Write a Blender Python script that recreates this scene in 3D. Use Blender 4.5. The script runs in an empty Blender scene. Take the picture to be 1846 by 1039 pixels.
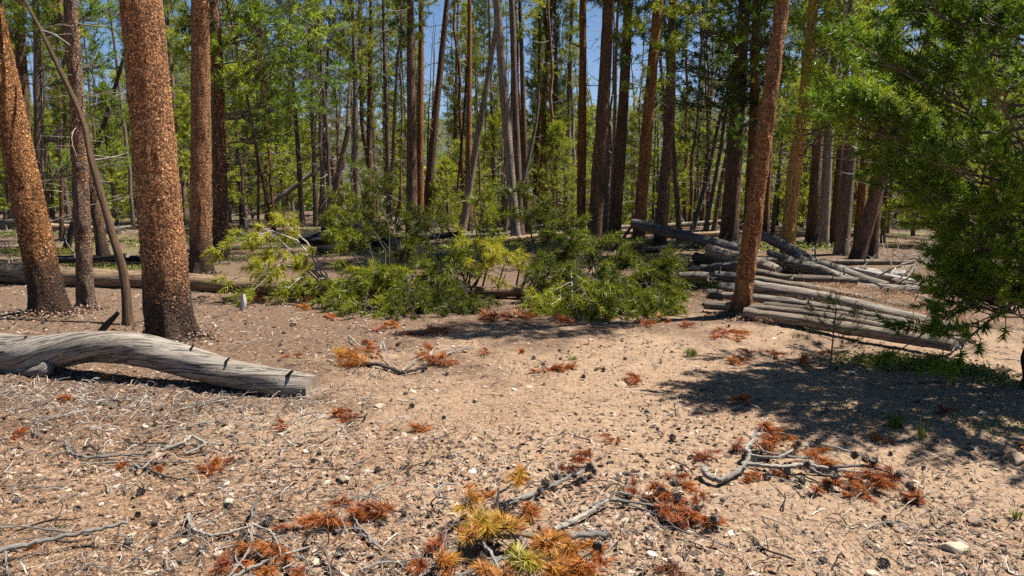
import bpy, math, random
import numpy as np
from mathutils import Vector, Matrix, Euler

sc = bpy.context.scene
COL = sc.collection
rad = math.radians

# ------------------------------------------------------------------ camera, sky, sun, exposure
CAMZ, PITCH, F, CX, CY = 1.6, rad(8.2), 1318.0, 923.0, 519.5
cd = bpy.data.cameras.new('camera'); cam = bpy.data.objects.new('camera', cd); COL.objects.link(cam)
cam.location = (0, 0, CAMZ); cam.rotation_euler = (rad(90) - PITCH, 0, 0)
cd.sensor_width = 36; cd.lens = 36 * F / 1846; cd.clip_start = 0.05; cd.clip_end = 30000
sc.camera = cam

SUN_AZ, SUN_EL = rad(78), rad(63)
w = bpy.data.worlds.new('World'); sc.world = w; w.use_nodes = True
wn = w.node_tree; bg = wn.nodes['Background']
sky = wn.nodes.new('ShaderNodeTexSky'); sky.sky_type = 'NISHITA'; sky.sun_disc = False
sky.sun_elevation = SUN_EL; sky.sun_rotation = SUN_AZ; sky.altitude = 3200; sky.air_density = 1.0
sky.dust_density = 0.0; sky.ozone_density = 4.0
hs_ = wn.nodes.new('ShaderNodeHueSaturation'); hs_.inputs['Saturation'].default_value = 1.15; hs_.inputs['Hue'].default_value = .497
wn.links.new(sky.outputs[0], hs_.inputs['Color']); wn.links.new(hs_.outputs[0], bg.inputs[0]); bg.inputs[1].default_value = 0.05
sd = bpy.data.lights.new('sun', 'SUN'); sun = bpy.data.objects.new('sun', sd); COL.objects.link(sun)
sd.energy = 5.0; sd.angle = rad(0.53); sd.color = (1.0, 0.955, 0.88)
S = Vector((math.sin(SUN_AZ) * math.cos(SUN_EL), math.cos(SUN_AZ) * math.cos(SUN_EL), math.sin(SUN_EL)))
sun.rotation_euler = S.to_track_quat('Z', 'Y').to_euler()
sc.view_settings.view_transform = 'Standard'; sc.view_settings.look = 'None'
sc.view_settings.gamma = 1.0; sc.view_settings.exposure = 1.18
sc.render.engine = 'CYCLES'
cy = sc.cycles
cy.max_bounces = 6; cy.diffuse_bounces = 1; cy.glossy_bounces = 2; cy.transmission_bounces = 3
cy.transparent_max_bounces = 4; cy.volume_bounces = 0; cy.caustics_reflective = False; cy.caustics_refractive = False
cy.use_denoising = False; cy.use_adaptive_sampling = True; cy.adaptive_threshold = 0.018
cy.sample_clamp_indirect = 3; cy.sample_clamp_direct = 12

# ------------------------------------------------------------------ numeric helpers
def rng_(s): return np.random.default_rng(s)

def _h(ix, iy, iz):
    h = (ix.astype(np.int64) * 374761393 + iy.astype(np.int64) * 668265263 + iz.astype(np.int64) * 2147483647) & 0xffffffff
    h = ((h ^ (h >> 13)) * 1274126177) & 0xffffffff
    h = ((h ^ (h >> 16)) * 2246822519) & 0xffffffff
    return ((h ^ (h >> 15)) & 0xffff) / 65535.0

def vnoise(x, y, z=0.0):
    x, y, z = np.broadcast_arrays(np.asarray(x, float), np.asarray(y, float), np.asarray(z, float))
    fx, fy, fz = np.floor(x), np.floor(y), np.floor(z)
    u, v, t = x - fx, y - fy, z - fz
    u, v, t = u * u * (3 - 2 * u), v * v * (3 - 2 * v), t * t * (3 - 2 * t)
    r = 0
    for a in (0, 1):
        for b in (0, 1):
            for c in (0, 1):
                wgt = (u if a else 1 - u) * (v if b else 1 - v) * (t if c else 1 - t)
                r = r + wgt * _h(fx + a, fy + b, fz + c)
    return r * 2 - 1

def sstep(a, b, x):
    t = np.clip((x - a) / (b - a), 0, 1); return t * t * (3 - 2 * t)

def groundz(x, y):
    x = np.asarray(x, float); y = np.asarray(y, float)
    z = 0.05 * vnoise(x / 2.7, y / 2.7, 3.3) + 0.14 * vnoise(x / 9, y / 9, 7.1) * sstep(6, 16, y)
    z = z + 0.21 * np.exp(-(((x - 4.2) / 1.5) ** 2 + ((y - 9.5) / .95) ** 2))           # mound under the log pile
    z = z + 0.12 * np.exp(-(((x + 5.2) / 1.2) ** 2 + ((y - 8.0) / .9) ** 2))            # hump by the leaning pine
    crest = 24 + 16 * sstep(2, -12, x)
    sl = np.maximum(y - crest, 0)
    z = z - 0.17 * sl * sl / (sl + 12)                                                   # the ground falls to a valley
    z = np.maximum(z, -70 - 0.01 * y)
    hill = sstep(420, 1900, y + 0.12 * x) * (250 + 60 * vnoise(x / 420 + 3.1, y / 900, 1.2) + 28 * vnoise(x / 130, y / 210, 5.5))
    return z + hill

def groundfine(x, y):
    near = sstep(26, 6, y) * sstep(-3, 0, y)
    f = 0.016 * vnoise(x / .33, y / .33, 9.9) + 0.010 * vnoise(x / .12, y / .12, 4.4) + 0.007 * vnoise(x / .05, y / .05, 2.4)
    return groundz(x, y) + near * f

def ray(px, py):
    u, v = (px - CX) / F, (CY - py) / F
    c, s = math.cos(PITCH), math.sin(PITCH)
    return np.array([u, c + v * s, -s + v * c])

def at(px, py, Y):                      # the point seen at a pixel of the photograph, Y metres away
    d = ray(px, py); return np.array([0, 0, CAMZ]) + d * (Y / d[1])

def onground(px, py, h=0.0):            # the point h above the ground seen at that pixel
    d = ray(px, py); t = (CAMZ - h) / max(-d[2], 1e-3)
    for _ in range(6):
        p = d * t; g = float(groundz(p[0], p[1])) + h
        t = t * .4 + .6 * (CAMZ - g) / max(-d[2], 1e-3)
    p = d * t
    return np.array([p[0], p[1], float(groundz(p[0], p[1])) + h])

def nrm(a): return a / np.maximum(np.linalg.norm(a, axis=-1, keepdims=True), 1e-9)

# ------------------------------------------------------------------ mesh helpers
def mesh(name, V, faces, mats, fmat=None, smooth=True, attrs=None):
    """faces: list of (n,k) int arrays; fmat: material index per list entry; smooth likewise"""
    V = np.asarray(V, np.float32); me = bpy.data.meshes.new(name)
    faces = [np.asarray(f, np.int32) for f in faces if len(f)]
    n = sum(len(f) for f in faces); L = sum(f.size for f in faces)
    me.vertices.add(len(V)); me.vertices.foreach_set('co', V.ravel())
    me.loops.add(L); me.loops.foreach_set('vertex_index', np.concatenate([f.ravel() for f in faces]))
    tot = np.concatenate([np.full(len(f), f.shape[1], np.int32) for f in faces])
    me.polygons.add(n); me.polygons.foreach_set('loop_start', np.concatenate([[0], np.cumsum(tot)[:-1]]).astype(np.int32))
    me.polygons.foreach_set('loop_total', tot)
    if fmat is not None:
        me.polygons.foreach_set('material_index', np.concatenate([np.full(len(f), m, np.int32) for f, m in zip(faces, fmat)]))
    sm = smooth if isinstance(smooth, (list, tuple)) else [smooth] * len(faces)
    me.polygons.foreach_set('use_smooth', np.concatenate([np.full(len(f), s, bool) for f, s in zip(faces, sm)]))
    for m in (mats if isinstance(mats, (list, tuple)) else [mats]): me.materials.append(m)
    for k, a in (attrs or {}).items():
        a = np.asarray(a, np.float32)
        at_ = me.attributes.new(k, 'FLOAT' if a.ndim == 1 else 'FLOAT_VECTOR', 'POINT')
        at_.data.foreach_set('value' if a.ndim == 1 else 'vector', a.ravel())
    me.update(calc_edges=True)
    return me

def obj(name, me, parent=None, loc=(0, 0, 0), rot=None, scale=None):
    o = bpy.data.objects.new(name, me); COL.objects.link(o); o.location = loc
    if rot is not None: o.rotation_euler = rot
    if scale is not None: o.scale = (scale,) * 3 if np.isscalar(scale) else scale
    if parent is not None: o.parent = parent
    return o

def tag(o, label, cat, group=None, kind=None):
    o['label'] = label
    if cat: o['category'] = cat
    if group: o['group'] = group
    if kind: o['kind'] = kind
    return o

def thing(name, label, cat, loc, group=None):
    return tag(obj(name, None, loc=tuple(float(v) for v in loc)), label, cat, group)

class Geo:                              # several pieces of ONE part joined into one mesh
    def __init__(s): s.V = []; s.F = {}; s.A = {}; s.n = 0
    def add(s, V, faces, mi=0, smooth=True, **attrs):
        V = np.asarray(V, float).reshape(-1, 3)
        for f in faces:
            f = np.asarray(f)
            if len(f): s.F.setdefault((mi, smooth, f.shape[1]), []).append(f + s.n)
        for k, a in attrs.items(): s.A.setdefault(k, []).append((s.n, np.asarray(a, float)))
        s.V.append(V); s.n += len(V)
    def build(s, name, mats):
        at_ = {}
        for k, lst in s.A.items():
            d = lst[0][1].ndim; arr = np.zeros(s.n) if d == 1 else np.zeros((s.n, 3))
            for o, a in lst: arr[o:o + len(a)] = a
            at_[k] = arr
        ks = list(s.F)
        return mesh(name, np.concatenate(s.V), [np.concatenate(s.F[k]) for k in ks], mats, [k[0] for k in ks], [k[1] for k in ks], at_)

def frames(P):
    T = nrm(np.gradient(P, axis=0)); n = len(P); N = np.zeros_like(P)
    a = np.array([0, 0, 1.]) if abs(T[0][2]) < .8 else np.array([1., 0, 0])
    v = a - T[0] * a.dot(T[0]); v /= np.linalg.norm(v); N[0] = v
    for i in range(1, n):
        v = N[i - 1] - T[i] * N[i - 1].dot(T[i]); N[i] = v / max(np.linalg.norm(v), 1e-9)
    return T, N, np.cross(T, N)

def spline(P, n):                       # Catmull-Rom through control points (any number of columns)
    P = np.asarray(P, float); m = len(P)
    if m == 2: return P[0] + (P[1] - P[0]) * np.linspace(0, 1, n)[:, None]
    Q = np.vstack([2 * P[0] - P[1], P, 2 * P[-1] - P[-2]])
    t = np.linspace(0, m - 1 - 1e-6, n); i = t.astype(int); f = (t - i)[:, None]
    a, b, c, d = Q[i], Q[i + 1], Q[i + 2], Q[i + 3]
    return .5 * (2 * b + (c - a) * f + (2 * a - 5 * b + 4 * c - d) * f ** 2 + (3 * b - a - 3 * c + d) * f ** 3)

def tube(geo, P, R, seg=16, mi=0, cap=None, rough=0.0, rscale=6.0, twist=0.0, seed=0., lump=0.0, jag=0.0, roots=0.0):
    """a round member along P; cap = material index of flat cut ends"""
    P = np.asarray(P, float); R = np.broadcast_to(np.asarray(R, float), (len(P),)).copy()
    T, N, B = frames(P)
    L = np.concatenate([[0], np.cumsum(np.linalg.norm(np.diff(P, axis=0), axis=1))])
    th = np.linspace(0, 2 * math.pi, seg, endpoint=False)
    c, s = np.cos(th), np.sin(th)
    rr = R[:, None] * np.ones(seg)
    tw = th[None, :] + twist * L[:, None]
    if lump: rr = rr * (1 + lump * vnoise(np.cos(tw) * 1.3 + seed, np.sin(tw) * 1.3, L[:, None] * 1.7 + seed))
    if roots: rr = rr * (1 + roots * np.exp(-L / .16)[:, None] * (np.cos(5 * th + seed) + .6 * np.cos(3 * th + 2 * seed))[None, :])
    if rough: rr = rr + rough * vnoise(np.cos(tw) * R[:, None] * rscale * 3 + seed * 7, np.sin(tw) * R[:, None] * rscale * 3, L[:, None] * rscale + seed)
    PP = P[:, None, :] + rr[..., None] * (c[None, :, None] * N[:, None, :] + s[None, :, None] * B[:, None, :])
    if jag:
        PP[-1] += T[-1] * (jag * vnoise(c * 5 + seed, s * 5, 1.0))[:, None]; PP[0] -= T[0] * (jag * vnoise(c * 5 + seed, s * 5, 9.0))[:, None]
    n = len(P); k = np.arange(n - 1)[:, None] * seg; j = np.arange(seg)[None, :]; j2 = (j + 1) % seg
    q = np.stack([k + j, k + j2, k + seg + j2, k + seg + j], -1).reshape(-1, 4)
    gr = np.stack([np.cos(tw), np.sin(tw), np.broadcast_to(L[:, None], tw.shape)], -1).reshape(-1, 3)
    geo.add(PP.reshape(-1, 3), [q], mi, True, gr=gr, rr=np.repeat(R, seg))
    if cap is not None:
        for e, sgn in ((0, -1), (n - 1, 1)):
            ring = PP[e]; ctr = ring.mean(0); mid = ctr + (ring - ctr) * .55
            V = np.vstack([ring, mid, ctr]); i = np.arange(seg); i2 = (i + 1) % seg
            q1 = np.stack([i, i2, seg + i2, seg + i], -1); t1 = np.stack([seg + i, seg + i2, np.full(seg, 2 * seg)], -1)
            if sgn < 0: q1 = q1[:, ::-1]; t1 = t1[:, ::-1]
            rn = np.concatenate([np.ones(seg), np.full(seg, .55), [0]])
            g = np.stack([np.concatenate([c, c * .55, [0]]), np.concatenate([s, s * .55, [0]]), np.full(2 * seg + 1, seed)], -1)
            geo.add(V, [q1, t1], cap, False, gr=g, rr=rn)
    return L

def tubes(P, R, seg=3):                 # many thin twigs at once, P (m,k,3), R (m,k)
    T = nrm(np.gradient(P, axis=1)); m, k, _ = P.shape
    ref = np.where(np.abs(T[:, :1, 2:3]) > .9, np.array([1., 0, 0]), np.array([0, 0, 1.]))
    N = nrm(np.cross(T, np.broadcast_to(ref, T.shape))); B = np.cross(T, N)
    th = np.linspace(0, 2 * math.pi, seg, endpoint=False)
    V = P[:, :, None] + R[:, :, None, None] * (np.cos(th)[:, None] * N[:, :, None] + np.sin(th)[:, None] * B[:, :, None])
    a = np.arange(m)[:, None, None] * k * seg + np.arange(k - 1)[None, :, None] * seg; j = np.arange(seg)[None, None]; j2 = (j + 1) % seg
    q = np.stack(np.broadcast_arrays(a + j, a + j2, a + seg + j2, a + seg + j), -1).reshape(-1, 4)
    return V.reshape(-1, 3), q

def needles(rng, P, D, L, nl, cnt, wid, tint, spread=(28, 82)):
    """needle tufts: P base, D axis of each shoot, L shoot length, nl needle length; one thin triangle per needle"""
    n = len(P); P = np.asarray(P); D = nrm(np.asarray(D))
    L = np.broadcast_to(L, (n,)); nl = np.broadcast_to(nl, (n,)); tint = np.broadcast_to(tint, (n,))
    s = rng.random((n, cnt)); r = rng.normal(size=(n, cnt, 3)); Dn = D[:, None]
    per = nrm(r - Dn * (r * Dn).sum(-1, keepdims=True))
    al = np.radians(spread[1] - (spread[1] - spread[0]) * s ** 1.3 + rng.normal(0, 9, (n, cnt)))[..., None]
    d = Dn * np.cos(al) + per * np.sin(al)
    o = P[:, None] + Dn * (s * L[:, None])[..., None]
    ln = (nl[:, None] * rng.uniform(.7, 1.12, (n, cnt)))[..., None]
    wv = nrm(np.cross(d, rng.normal(size=(n, cnt, 3)))) * (wid * .5)
    e = o + d * ln; e[..., 2] -= (ln[..., 0] ** 2) * .6
    V = np.stack([o - wv, o + wv, e], 2).reshape(-1, 3)
    f = np.arange(len(V)).reshape(-1, 3)
    tt = np.repeat(np.clip(tint[:, None] + rng.normal(0, .07, (n, cnt)), 0, 1), 3)
    return V, f, tt

UP = np.array([0, 0, 1.])
def bough(rng, p0, p1, sag=0.0, ntw=10, twl=.5, r0=.012, tuft_at=(1., .72, .45), lift=.35, t0=.25, wig=.05):
    """one branch with side twigs; returns twigs (m,5,3),(m,5) and shoots P,D"""
    p0 = np.asarray(p0, float); p1 = np.asarray(p1, float); ln = np.linalg.norm(p1 - p0)
    t = np.linspace(0, 1, 5)[:, None]
    M = p0 + (p1 - p0) * t + UP * (sag * ln * 4 * t * (1 - t)) + rng.normal(0, wig * ln, (5, 3)) * np.sin(t * math.pi)
    W = [M]; R = [np.linspace(r0, r0 * .3, 5)]
    TP, TD = [], []
    ax = nrm(p1 - p0); side = nrm(np.cross(ax, UP) + 1e-4)
    for i in range(ntw):
        tt = t0 + (1 - t0) * ((i + rng.random()) / ntw) ** .85; f = tt * 4; a = min(int(f), 3)
        b = M[a] + (M[a + 1] - M[a]) * (f - a)
        sg = 1 if (i % 2) else -1
        d = nrm(ax * rng.uniform(.45, 1.1) + side * sg * rng.uniform(.35, 1.1) + UP * rng.uniform(lift - .5, lift + .35))
        l = twl * (1.15 - .6 * tt) * rng.uniform(.6, 1.25); s = np.linspace(0, 1, 5)[:, None]
        Q = b + d * l * s + UP * (rng.uniform(-.15, .3) * l) * s ** 2 + rng.normal(0, .035 * l, (5, 3)) * s
        W.append(Q); R.append(np.linspace(r0 * .5, r0 * .18, 5))
        for s_ in tuft_at:
            if s_ < 1 and rng.random() < .3: continue
            q = s_ * 4; a2 = min(int(q), 3); pt = Q[a2] + (Q[a2 + 1] - Q[a2]) * (q - a2)
            dd = Q[a2 + 1] - Q[a2]
            if s_ < 1: dd = nrm(dd) + rng.normal(0, .45, 3) + UP * .25
            TP.append(pt); TD.append(dd)
    TP.append(M[-1]); TD.append(M[-1] - M[-2])
    return W, R, TP, TD

# ------------------------------------------------------------------ materials
def mat(name):
    m = bpy.data.materials.new(name); m.use_nodes = True
    nt = m.node_tree; b = nt.nodes['Principled BSDF']; b.inputs['Roughness'].default_value = .85
    b.inputs['Specular IOR Level'].default_value = .25
    return m, nt, b

def nd(nt, t, **kw):
    n = nt.nodes.new(t)
    for k, v in kw.items():
        if k.startswith('i_'): n.inputs[int(k[2:]) if k[2:].isdigit() else k[2:]].default_value = v
        else: setattr(n, k, v)
    return n

def ramp(nt, fac, stops):
    r = nt.nodes.new('ShaderNodeValToRGB'); e = r.color_ramp.elements
    while len(e) < len(stops): e.new(.5)
    for x, (p, c) in zip(e, stops): x.position = p; x.color = (*c, 1)
    nt.links.new(fac, r.inputs[0]); return r.outputs[0]

def noise(nt, vec, scale, detail=4, rough=.6):
    n = nd(nt, 'ShaderNodeTexNoise'); n.inputs['Scale'].default_value = scale; n.inputs['Detail'].default_value = detail
    n.inputs['Roughness'].default_value = rough
    if vec is not None: nt.links.new(vec, n.inputs['Vector'])
    return n.outputs['Fac']

def mathn(nt, op, a, b=None):
    n = nd(nt, 'ShaderNodeMath', operation=op)
    for i, v in enumerate((a, b)):
        if v is None: continue
        if isinstance(v, (int, float)): n.inputs[i].default_value = v
        else: nt.links.new(v, n.inputs[i])
    return n.outputs[0]

def mixc(nt, fac, a, b, mode='MIX'):
    n = nd(nt, 'ShaderNodeMix', data_type='RGBA', blend_type=mode)
    for sck, v in ((n.inputs[0], fac), (n.inputs[6], a), (n.inputs[7], b)):
        if isinstance(v, (int, float)): sck.default_value = v
        elif isinstance(v, tuple): sck.default_value = (*v, 1)
        else: nt.links.new(v, sck)
    return n.outputs[2]

def vmul(nt, vec, s):
    n = nd(nt, 'ShaderNodeMapping'); nt.links.new(vec, n.inputs[0]); n.inputs['Scale'].default_value = s; return n.outputs[0]

def objcoord(nt, scale=(1, 1, 1)):
    tc = nd(nt, 'ShaderNodeTexCoord'); oi = nd(nt, 'ShaderNodeObjectInfo')
    m = nd(nt, 'ShaderNodeMapping'); nt.links.new(tc.outputs['Object'], m.inputs[0]); m.inputs['Scale'].default_value = scale
    a = nd(nt, 'ShaderNodeVectorMath', operation='ADD'); nt.links.new(m.outputs[0], a.inputs[0])
    sm = nd(nt, 'ShaderNodeVectorMath', operation='SCALE'); sm.inputs[0].default_value = (13., 7., 29.)
    nt.links.new(oi.outputs['Random'], sm.inputs['Scale']); nt.links.new(sm.outputs[0], a.inputs[1])
    return a.outputs[0], oi.outputs['Random']

def bump(nt, b, h, strength=.6, dist=.02):
    n = nd(nt, 'ShaderNodeBump'); n.inputs['Strength'].default_value = strength; n.inputs['Distance'].default_value = dist
    nt.links.new(h, n.inputs['Height']); nt.links.new(n.outputs[0], b.inputs['Normal'])

def bark_mat(name, gap, mid, hi, base=(.026, .019, .015), baseh=.55, fine=62):
    m, nt, b = mat(name)
    v, rnd = objcoord(nt, (1, 1, .55))
    vo = nd(nt, 'ShaderNodeTexVoronoi', feature='F1'); vo.inputs['Scale'].default_value = fine
    wv = nd(nt, 'ShaderNodeVectorMath', operation='ADD'); nz = nd(nt, 'ShaderNodeTexNoise'); nz.inputs['Scale'].default_value = fine * .8
    nt.links.new(v, nz.inputs['Vector']); sc_ = nd(nt, 'ShaderNodeVectorMath', operation='SCALE'); sc_.inputs['Scale'].default_value = .035
    nt.links.new(nz.outputs['Color'], sc_.inputs[0]); nt.links.new(v, wv.inputs[0]); nt.links.new(sc_.outputs[0], wv.inputs[1])
    nt.links.new(wv.outputs[0], vo.inputs['Vector'])
    sepv = nd(nt, 'ShaderNodeSeparateColor'); nt.links.new(vo.outputs['Color'], sepv.inputs[0])
    flake = ramp(nt, sepv.outputs[0], [(0, mid), (.55, hi), (.85, tuple(min(1, c * 1.35) for c in hi)), (1, mid)])
    n2 = noise(nt, v, 3.0, 5, .65)
    flake = mixc(nt, mathn(nt, 'MULTIPLY', ramp(nt, n2, [(.35, (0, 0, 0)), (.7, (1, 1, 1))]), .55), flake, mid)
    fur = ramp(nt, noise(nt, vmul(nt, v, (1, 1, .32)), 16, 3, .6), [(.36, (.25, .25, .25)), (.5, (1, 1, 1))])
    flake = mixc(nt, .75, flake, fur, 'MULTIPLY')
    edge = ramp(nt, vo.outputs['Distance'], [(.28, (0, 0, 0)), (.62, (1, 1, 1))])
    col = mixc(nt, mathn(nt, 'MULTIPLY', edge, .8), flake, gap)
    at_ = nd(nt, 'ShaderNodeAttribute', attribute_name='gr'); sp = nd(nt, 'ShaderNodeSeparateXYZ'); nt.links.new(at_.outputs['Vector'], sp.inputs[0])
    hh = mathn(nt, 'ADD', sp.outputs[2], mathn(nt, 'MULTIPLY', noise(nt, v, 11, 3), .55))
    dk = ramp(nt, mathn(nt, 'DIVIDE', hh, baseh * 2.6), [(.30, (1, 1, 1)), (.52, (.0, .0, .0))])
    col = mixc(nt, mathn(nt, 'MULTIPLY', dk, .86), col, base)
    # per-tree shift in tone
    hv = nd(nt, 'ShaderNodeHueSaturation'); nt.links.new(col, hv.inputs['Color'])
    nt.links.new(mathn(nt, 'ADD', mathn(nt, 'MULTIPLY', rnd, .5), .78), hv.inputs['Value']); nt.links.new(mathn(nt, 'ADD', mathn(nt, 'MULTIPLY', rnd, -.2), 1.15), hv.inputs['Saturation'])
    nt.links.new(hv.outputs[0], b.inputs['Base Color'])
    hgt = mathn(nt, 'ADD', mathn(nt, 'MULTIPLY', vo.outputs['Distance'], -1.0), mathn(nt, 'MULTIPLY', noise(nt, v, 60, 3), .5))
    bump(nt, b, hgt, .9, .02)
    return m

def wood_mat(name, lo, hi, crack=(.03, .025, .02), gx=5.0, gz=.55, rough=.8, warm=None):
    m, nt, b = mat(name)
    at_ = nd(nt, 'ShaderNodeAttribute', attribute_name='gr'); oi = nd(nt, 'ShaderNodeObjectInfo')
    ad = nd(nt, 'ShaderNodeVectorMath', operation='ADD'); sm = nd(nt, 'ShaderNodeVectorMath', operation='SCALE'); sm.inputs[0].default_value = (3., 9., 17.)
    nt.links.new(oi.outputs['Random'], sm.inputs['Scale']); nt.links.new(at_.outputs['Vector'], ad.inputs[0]); nt.links.new(sm.outputs[0], ad.inputs[1])
    v0 = ad.outputs[0]; wn_ = nd(nt, 'ShaderNodeTexNoise'); wn_.inputs['Scale'].default_value = 2.3; wn_.inputs['Detail'].default_value = 3; nt.links.new(v0, wn_.inputs['Vector'])
    wsc = nd(nt, 'ShaderNodeVectorMath', operation='SCALE'); wsc.inputs['Scale'].default_value = .55; nt.links.new(wn_.outputs['Color'], wsc.inputs[0])
    wad = nd(nt, 'ShaderNodeVectorMath', operation='ADD'); nt.links.new(v0, wad.inputs[0]); nt.links.new(wsc.outputs[0], wad.inputs[1]); v = wad.outputs[0]
    g1 = noise(nt, vmul(nt, v, (gx, gx, gz)), 2.2, 6, .7)
    g2 = noise(nt, vmul(nt, v, (gx * 1.6, gx * 1.6, gz * .5)), 1.7, 3, .5)
    big = noise(nt, vmul(nt, v, (1, 1, 1.4)), 1.6, 4, .6)
    col = ramp(nt, g1, [(.28, lo), (.72, hi)])
    col = mixc(nt, ramp(nt, big, [(.38, (.0, .0, .0)), (.66, (.85, .85, .85))]), col, warm or tuple(c * .62 for c in hi))
    ck = ramp(nt, g2, [(.39, (1, 1, 1)), (.45, (0, 0, 0))])
    col = mixc(nt, mathn(nt, 'MULTIPLY', ck, .8), col, crack)
    hv = nd(nt, 'ShaderNodeHueSaturation'); nt.links.new(col, hv.inputs['Color']); nt.links.new(mathn(nt, 'ADD', mathn(nt, 'MULTIPLY', oi.outputs['Random'], .55), .6), hv.inputs['Value']); nt.links.new(hv.outputs[0], b.inputs['Base Color']); b.inputs['Roughness'].default_value = rough
    bump(nt, b, mathn(nt, 'SUBTRACT', mathn(nt, 'MULTIPLY', g1, .5), ck), .9, .02)
    return m

def end_mat(name, lo, hi):
    m, nt, b = mat(name)
    at_ = nd(nt, 'ShaderNodeAttribute', attribute_name='rr')
    v = nd(nt, 'ShaderNodeAttribute', attribute_name='gr').outputs['Vector']
    rg = mathn(nt, 'FRACT', mathn(nt, 'MULTIPLY', mathn(nt, 'ADD', at_.outputs['Fac'], mathn(nt, 'MULTIPLY', noise(nt, v, 3, 2), .12)), 9.0))
    col = mixc(nt, mathn(nt, 'MULTIPLY', rg, .5), hi, lo)
    col = mixc(nt, ramp(nt, noise(nt, v, 5, 4), [(.4, (0, 0, 0)), (.62, (.75, .75, .75))]), col, lo)
    nt.links.new(col, b.inputs['Base Color']); bump(nt, b, rg, .4, .006)
    return m

def needle_mat(name, stops, trans=.45, vary=.15):
    m, nt, b = mat(name)
    at_ = nd(nt, 'ShaderNodeAttribute', attribute_name='tint'); oi = nd(nt, 'ShaderNodeObjectInfo')
    f = mathn(nt, 'ADD', at_.outputs['Fac'], mathn(nt, 'MULTIPLY', mathn(nt, 'SUBTRACT', oi.outputs['Random'], .5), vary))
    col = ramp(nt, f, stops)
    nt.links.new(col, b.inputs['Base Color']); b.inputs['Roughness'].default_value = .45; b.inputs['Specular IOR Level'].default_value = .35
    tr = nd(nt, 'ShaderNodeBsdfTranslucent'); nt.links.new(mixc(nt, .75, col, (1.0, 1.0, .55), 'MULTIPLY'), tr.inputs['Color'])
    ms = nd(nt, 'ShaderNodeMixShader'); ms.inputs[0].default_value = trans
    out = nt.nodes['Material Output']
    nt.links.new(b.outputs[0], ms.inputs[1]); nt.links.new(tr.outputs[0], ms.inputs[2]); nt.links.new(ms.outputs[0], out.inputs['Surface'])
    return m

def island_mat(name, stops, rough=.85, bumps=None, obj_random=False):
    m, nt, b = mat(name)
    if obj_random: f = nd(nt, 'ShaderNodeObjectInfo').outputs['Random']
    else: f = nd(nt, 'ShaderNodeNewGeometry').outputs['Random Per Island']
    v, _ = objcoord(nt)
    col = ramp(nt, f, stops)
    if bumps:
        n = noise(nt, v, bumps, 5, .65)
        col = mixc(nt, 1.0, col, ramp(nt, n, [(.3, (.62, .6, .58)), (.7, (1.12, 1.1, 1.06))]), 'MULTIPLY')
        bump(nt, b, n, .6, .006)
    nt.links.new(col, b.inputs['Base Color']); b.inputs['Roughness'].default_value = rough
    return m

M = {}
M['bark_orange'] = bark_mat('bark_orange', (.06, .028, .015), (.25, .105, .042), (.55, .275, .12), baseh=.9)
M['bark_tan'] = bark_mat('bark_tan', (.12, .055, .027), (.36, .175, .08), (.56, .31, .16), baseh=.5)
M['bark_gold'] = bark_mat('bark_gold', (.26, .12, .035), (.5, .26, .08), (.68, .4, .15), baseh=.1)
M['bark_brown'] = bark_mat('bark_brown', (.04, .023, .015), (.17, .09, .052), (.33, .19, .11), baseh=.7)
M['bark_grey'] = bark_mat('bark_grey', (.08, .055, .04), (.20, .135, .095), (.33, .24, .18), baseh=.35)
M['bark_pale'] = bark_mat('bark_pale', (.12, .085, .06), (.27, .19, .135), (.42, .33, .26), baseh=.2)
M['flake'] = island_mat('bark_flake', [(0, (.12, .058, .03)), (.35, (.37, .155, .06)), (.75, (.6, .29, .115)), (1, (.68, .42, .23))])
M['flake_dark'] = island_mat('bark_flake_dark', [(0, (.02, .015, .012)), (.7, (.07, .05, .04)), (1, (.22, .17, .13))])
M['grey_wood'] = wood_mat('weathered_grey_wood', (.15, .128, .103), (.43, .38, .315), gx=4.0, gz=.8, warm=(.22, .17, .125))
M['tan_wood'] = wood_mat('weathered_tan_wood', (.13, .098, .07), (.41, .335, .25), warm=(.2, .15, .105), gx=4, gz=.9)
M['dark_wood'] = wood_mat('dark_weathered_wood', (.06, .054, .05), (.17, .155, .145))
M['black_wood'] = wood_mat('near_black_wood', (.008, .008, .008), (.03, .029, .028))  # near-black tone; on the dark heap it carries the shade
M['brown_wood'] = wood_mat('bare_brown_wood', (.10, .055, .03), (.30, .165, .085), gz=1.2, warm=(.13, .09, .06))
M['pine_log'] = wood_mat('fallen_pine_bark', (.30, .19, .105), (.55, .385, .235), crack=(.13, .07, .04), gx=3.5, gz=2.2, warm=(.36, .235, .14))
M['cut_end'] = end_mat('cut_end_grain', (.22, .16, .11), (.5, .4, .29))
M['cut_end_grey'] = end_mat('cut_end_grey', (.12, .10, .085), (.33, .29, .25))
M['branch_grey'] = wood_mat('grey_branch', (.27, .235, .2), (.6, .55, .49), gx=3, gz=6)
M['branch_pale'] = wood_mat('pale_branch', (.34, .29, .235), (.74, .68, .58), gx=3, gz=14, crack=(.14, .11, .09))
M['splinter'] = wood_mat('pale_splinter', (.55, .49, .42), (.8, .76, .7), gx=3, gz=4)
M['branch_dark'] = wood_mat('dark_branch', (.045, .035, .03), (.13, .10, .085), gx=3, gz=6)
M['twig'] = island_mat('crown_twig', [(0, (.06, .042, .032)), (1, (.17, .13, .10))])
M['needle'] = needle_mat('pine_needles', [(0, (.014, .024, .006)), (.35, (.085, .13, .013)), (.7, (.235, .29, .022)), (1, (.40, .42, .035))], vary=.4)
M['needle_green'] = needle_mat('fresh_pine_needles', [(0, (.014, .03, .007)), (.35, (.075, .14, .015)), (.7, (.20, .30, .025)), (1, (.35, .42, .04))])
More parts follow.
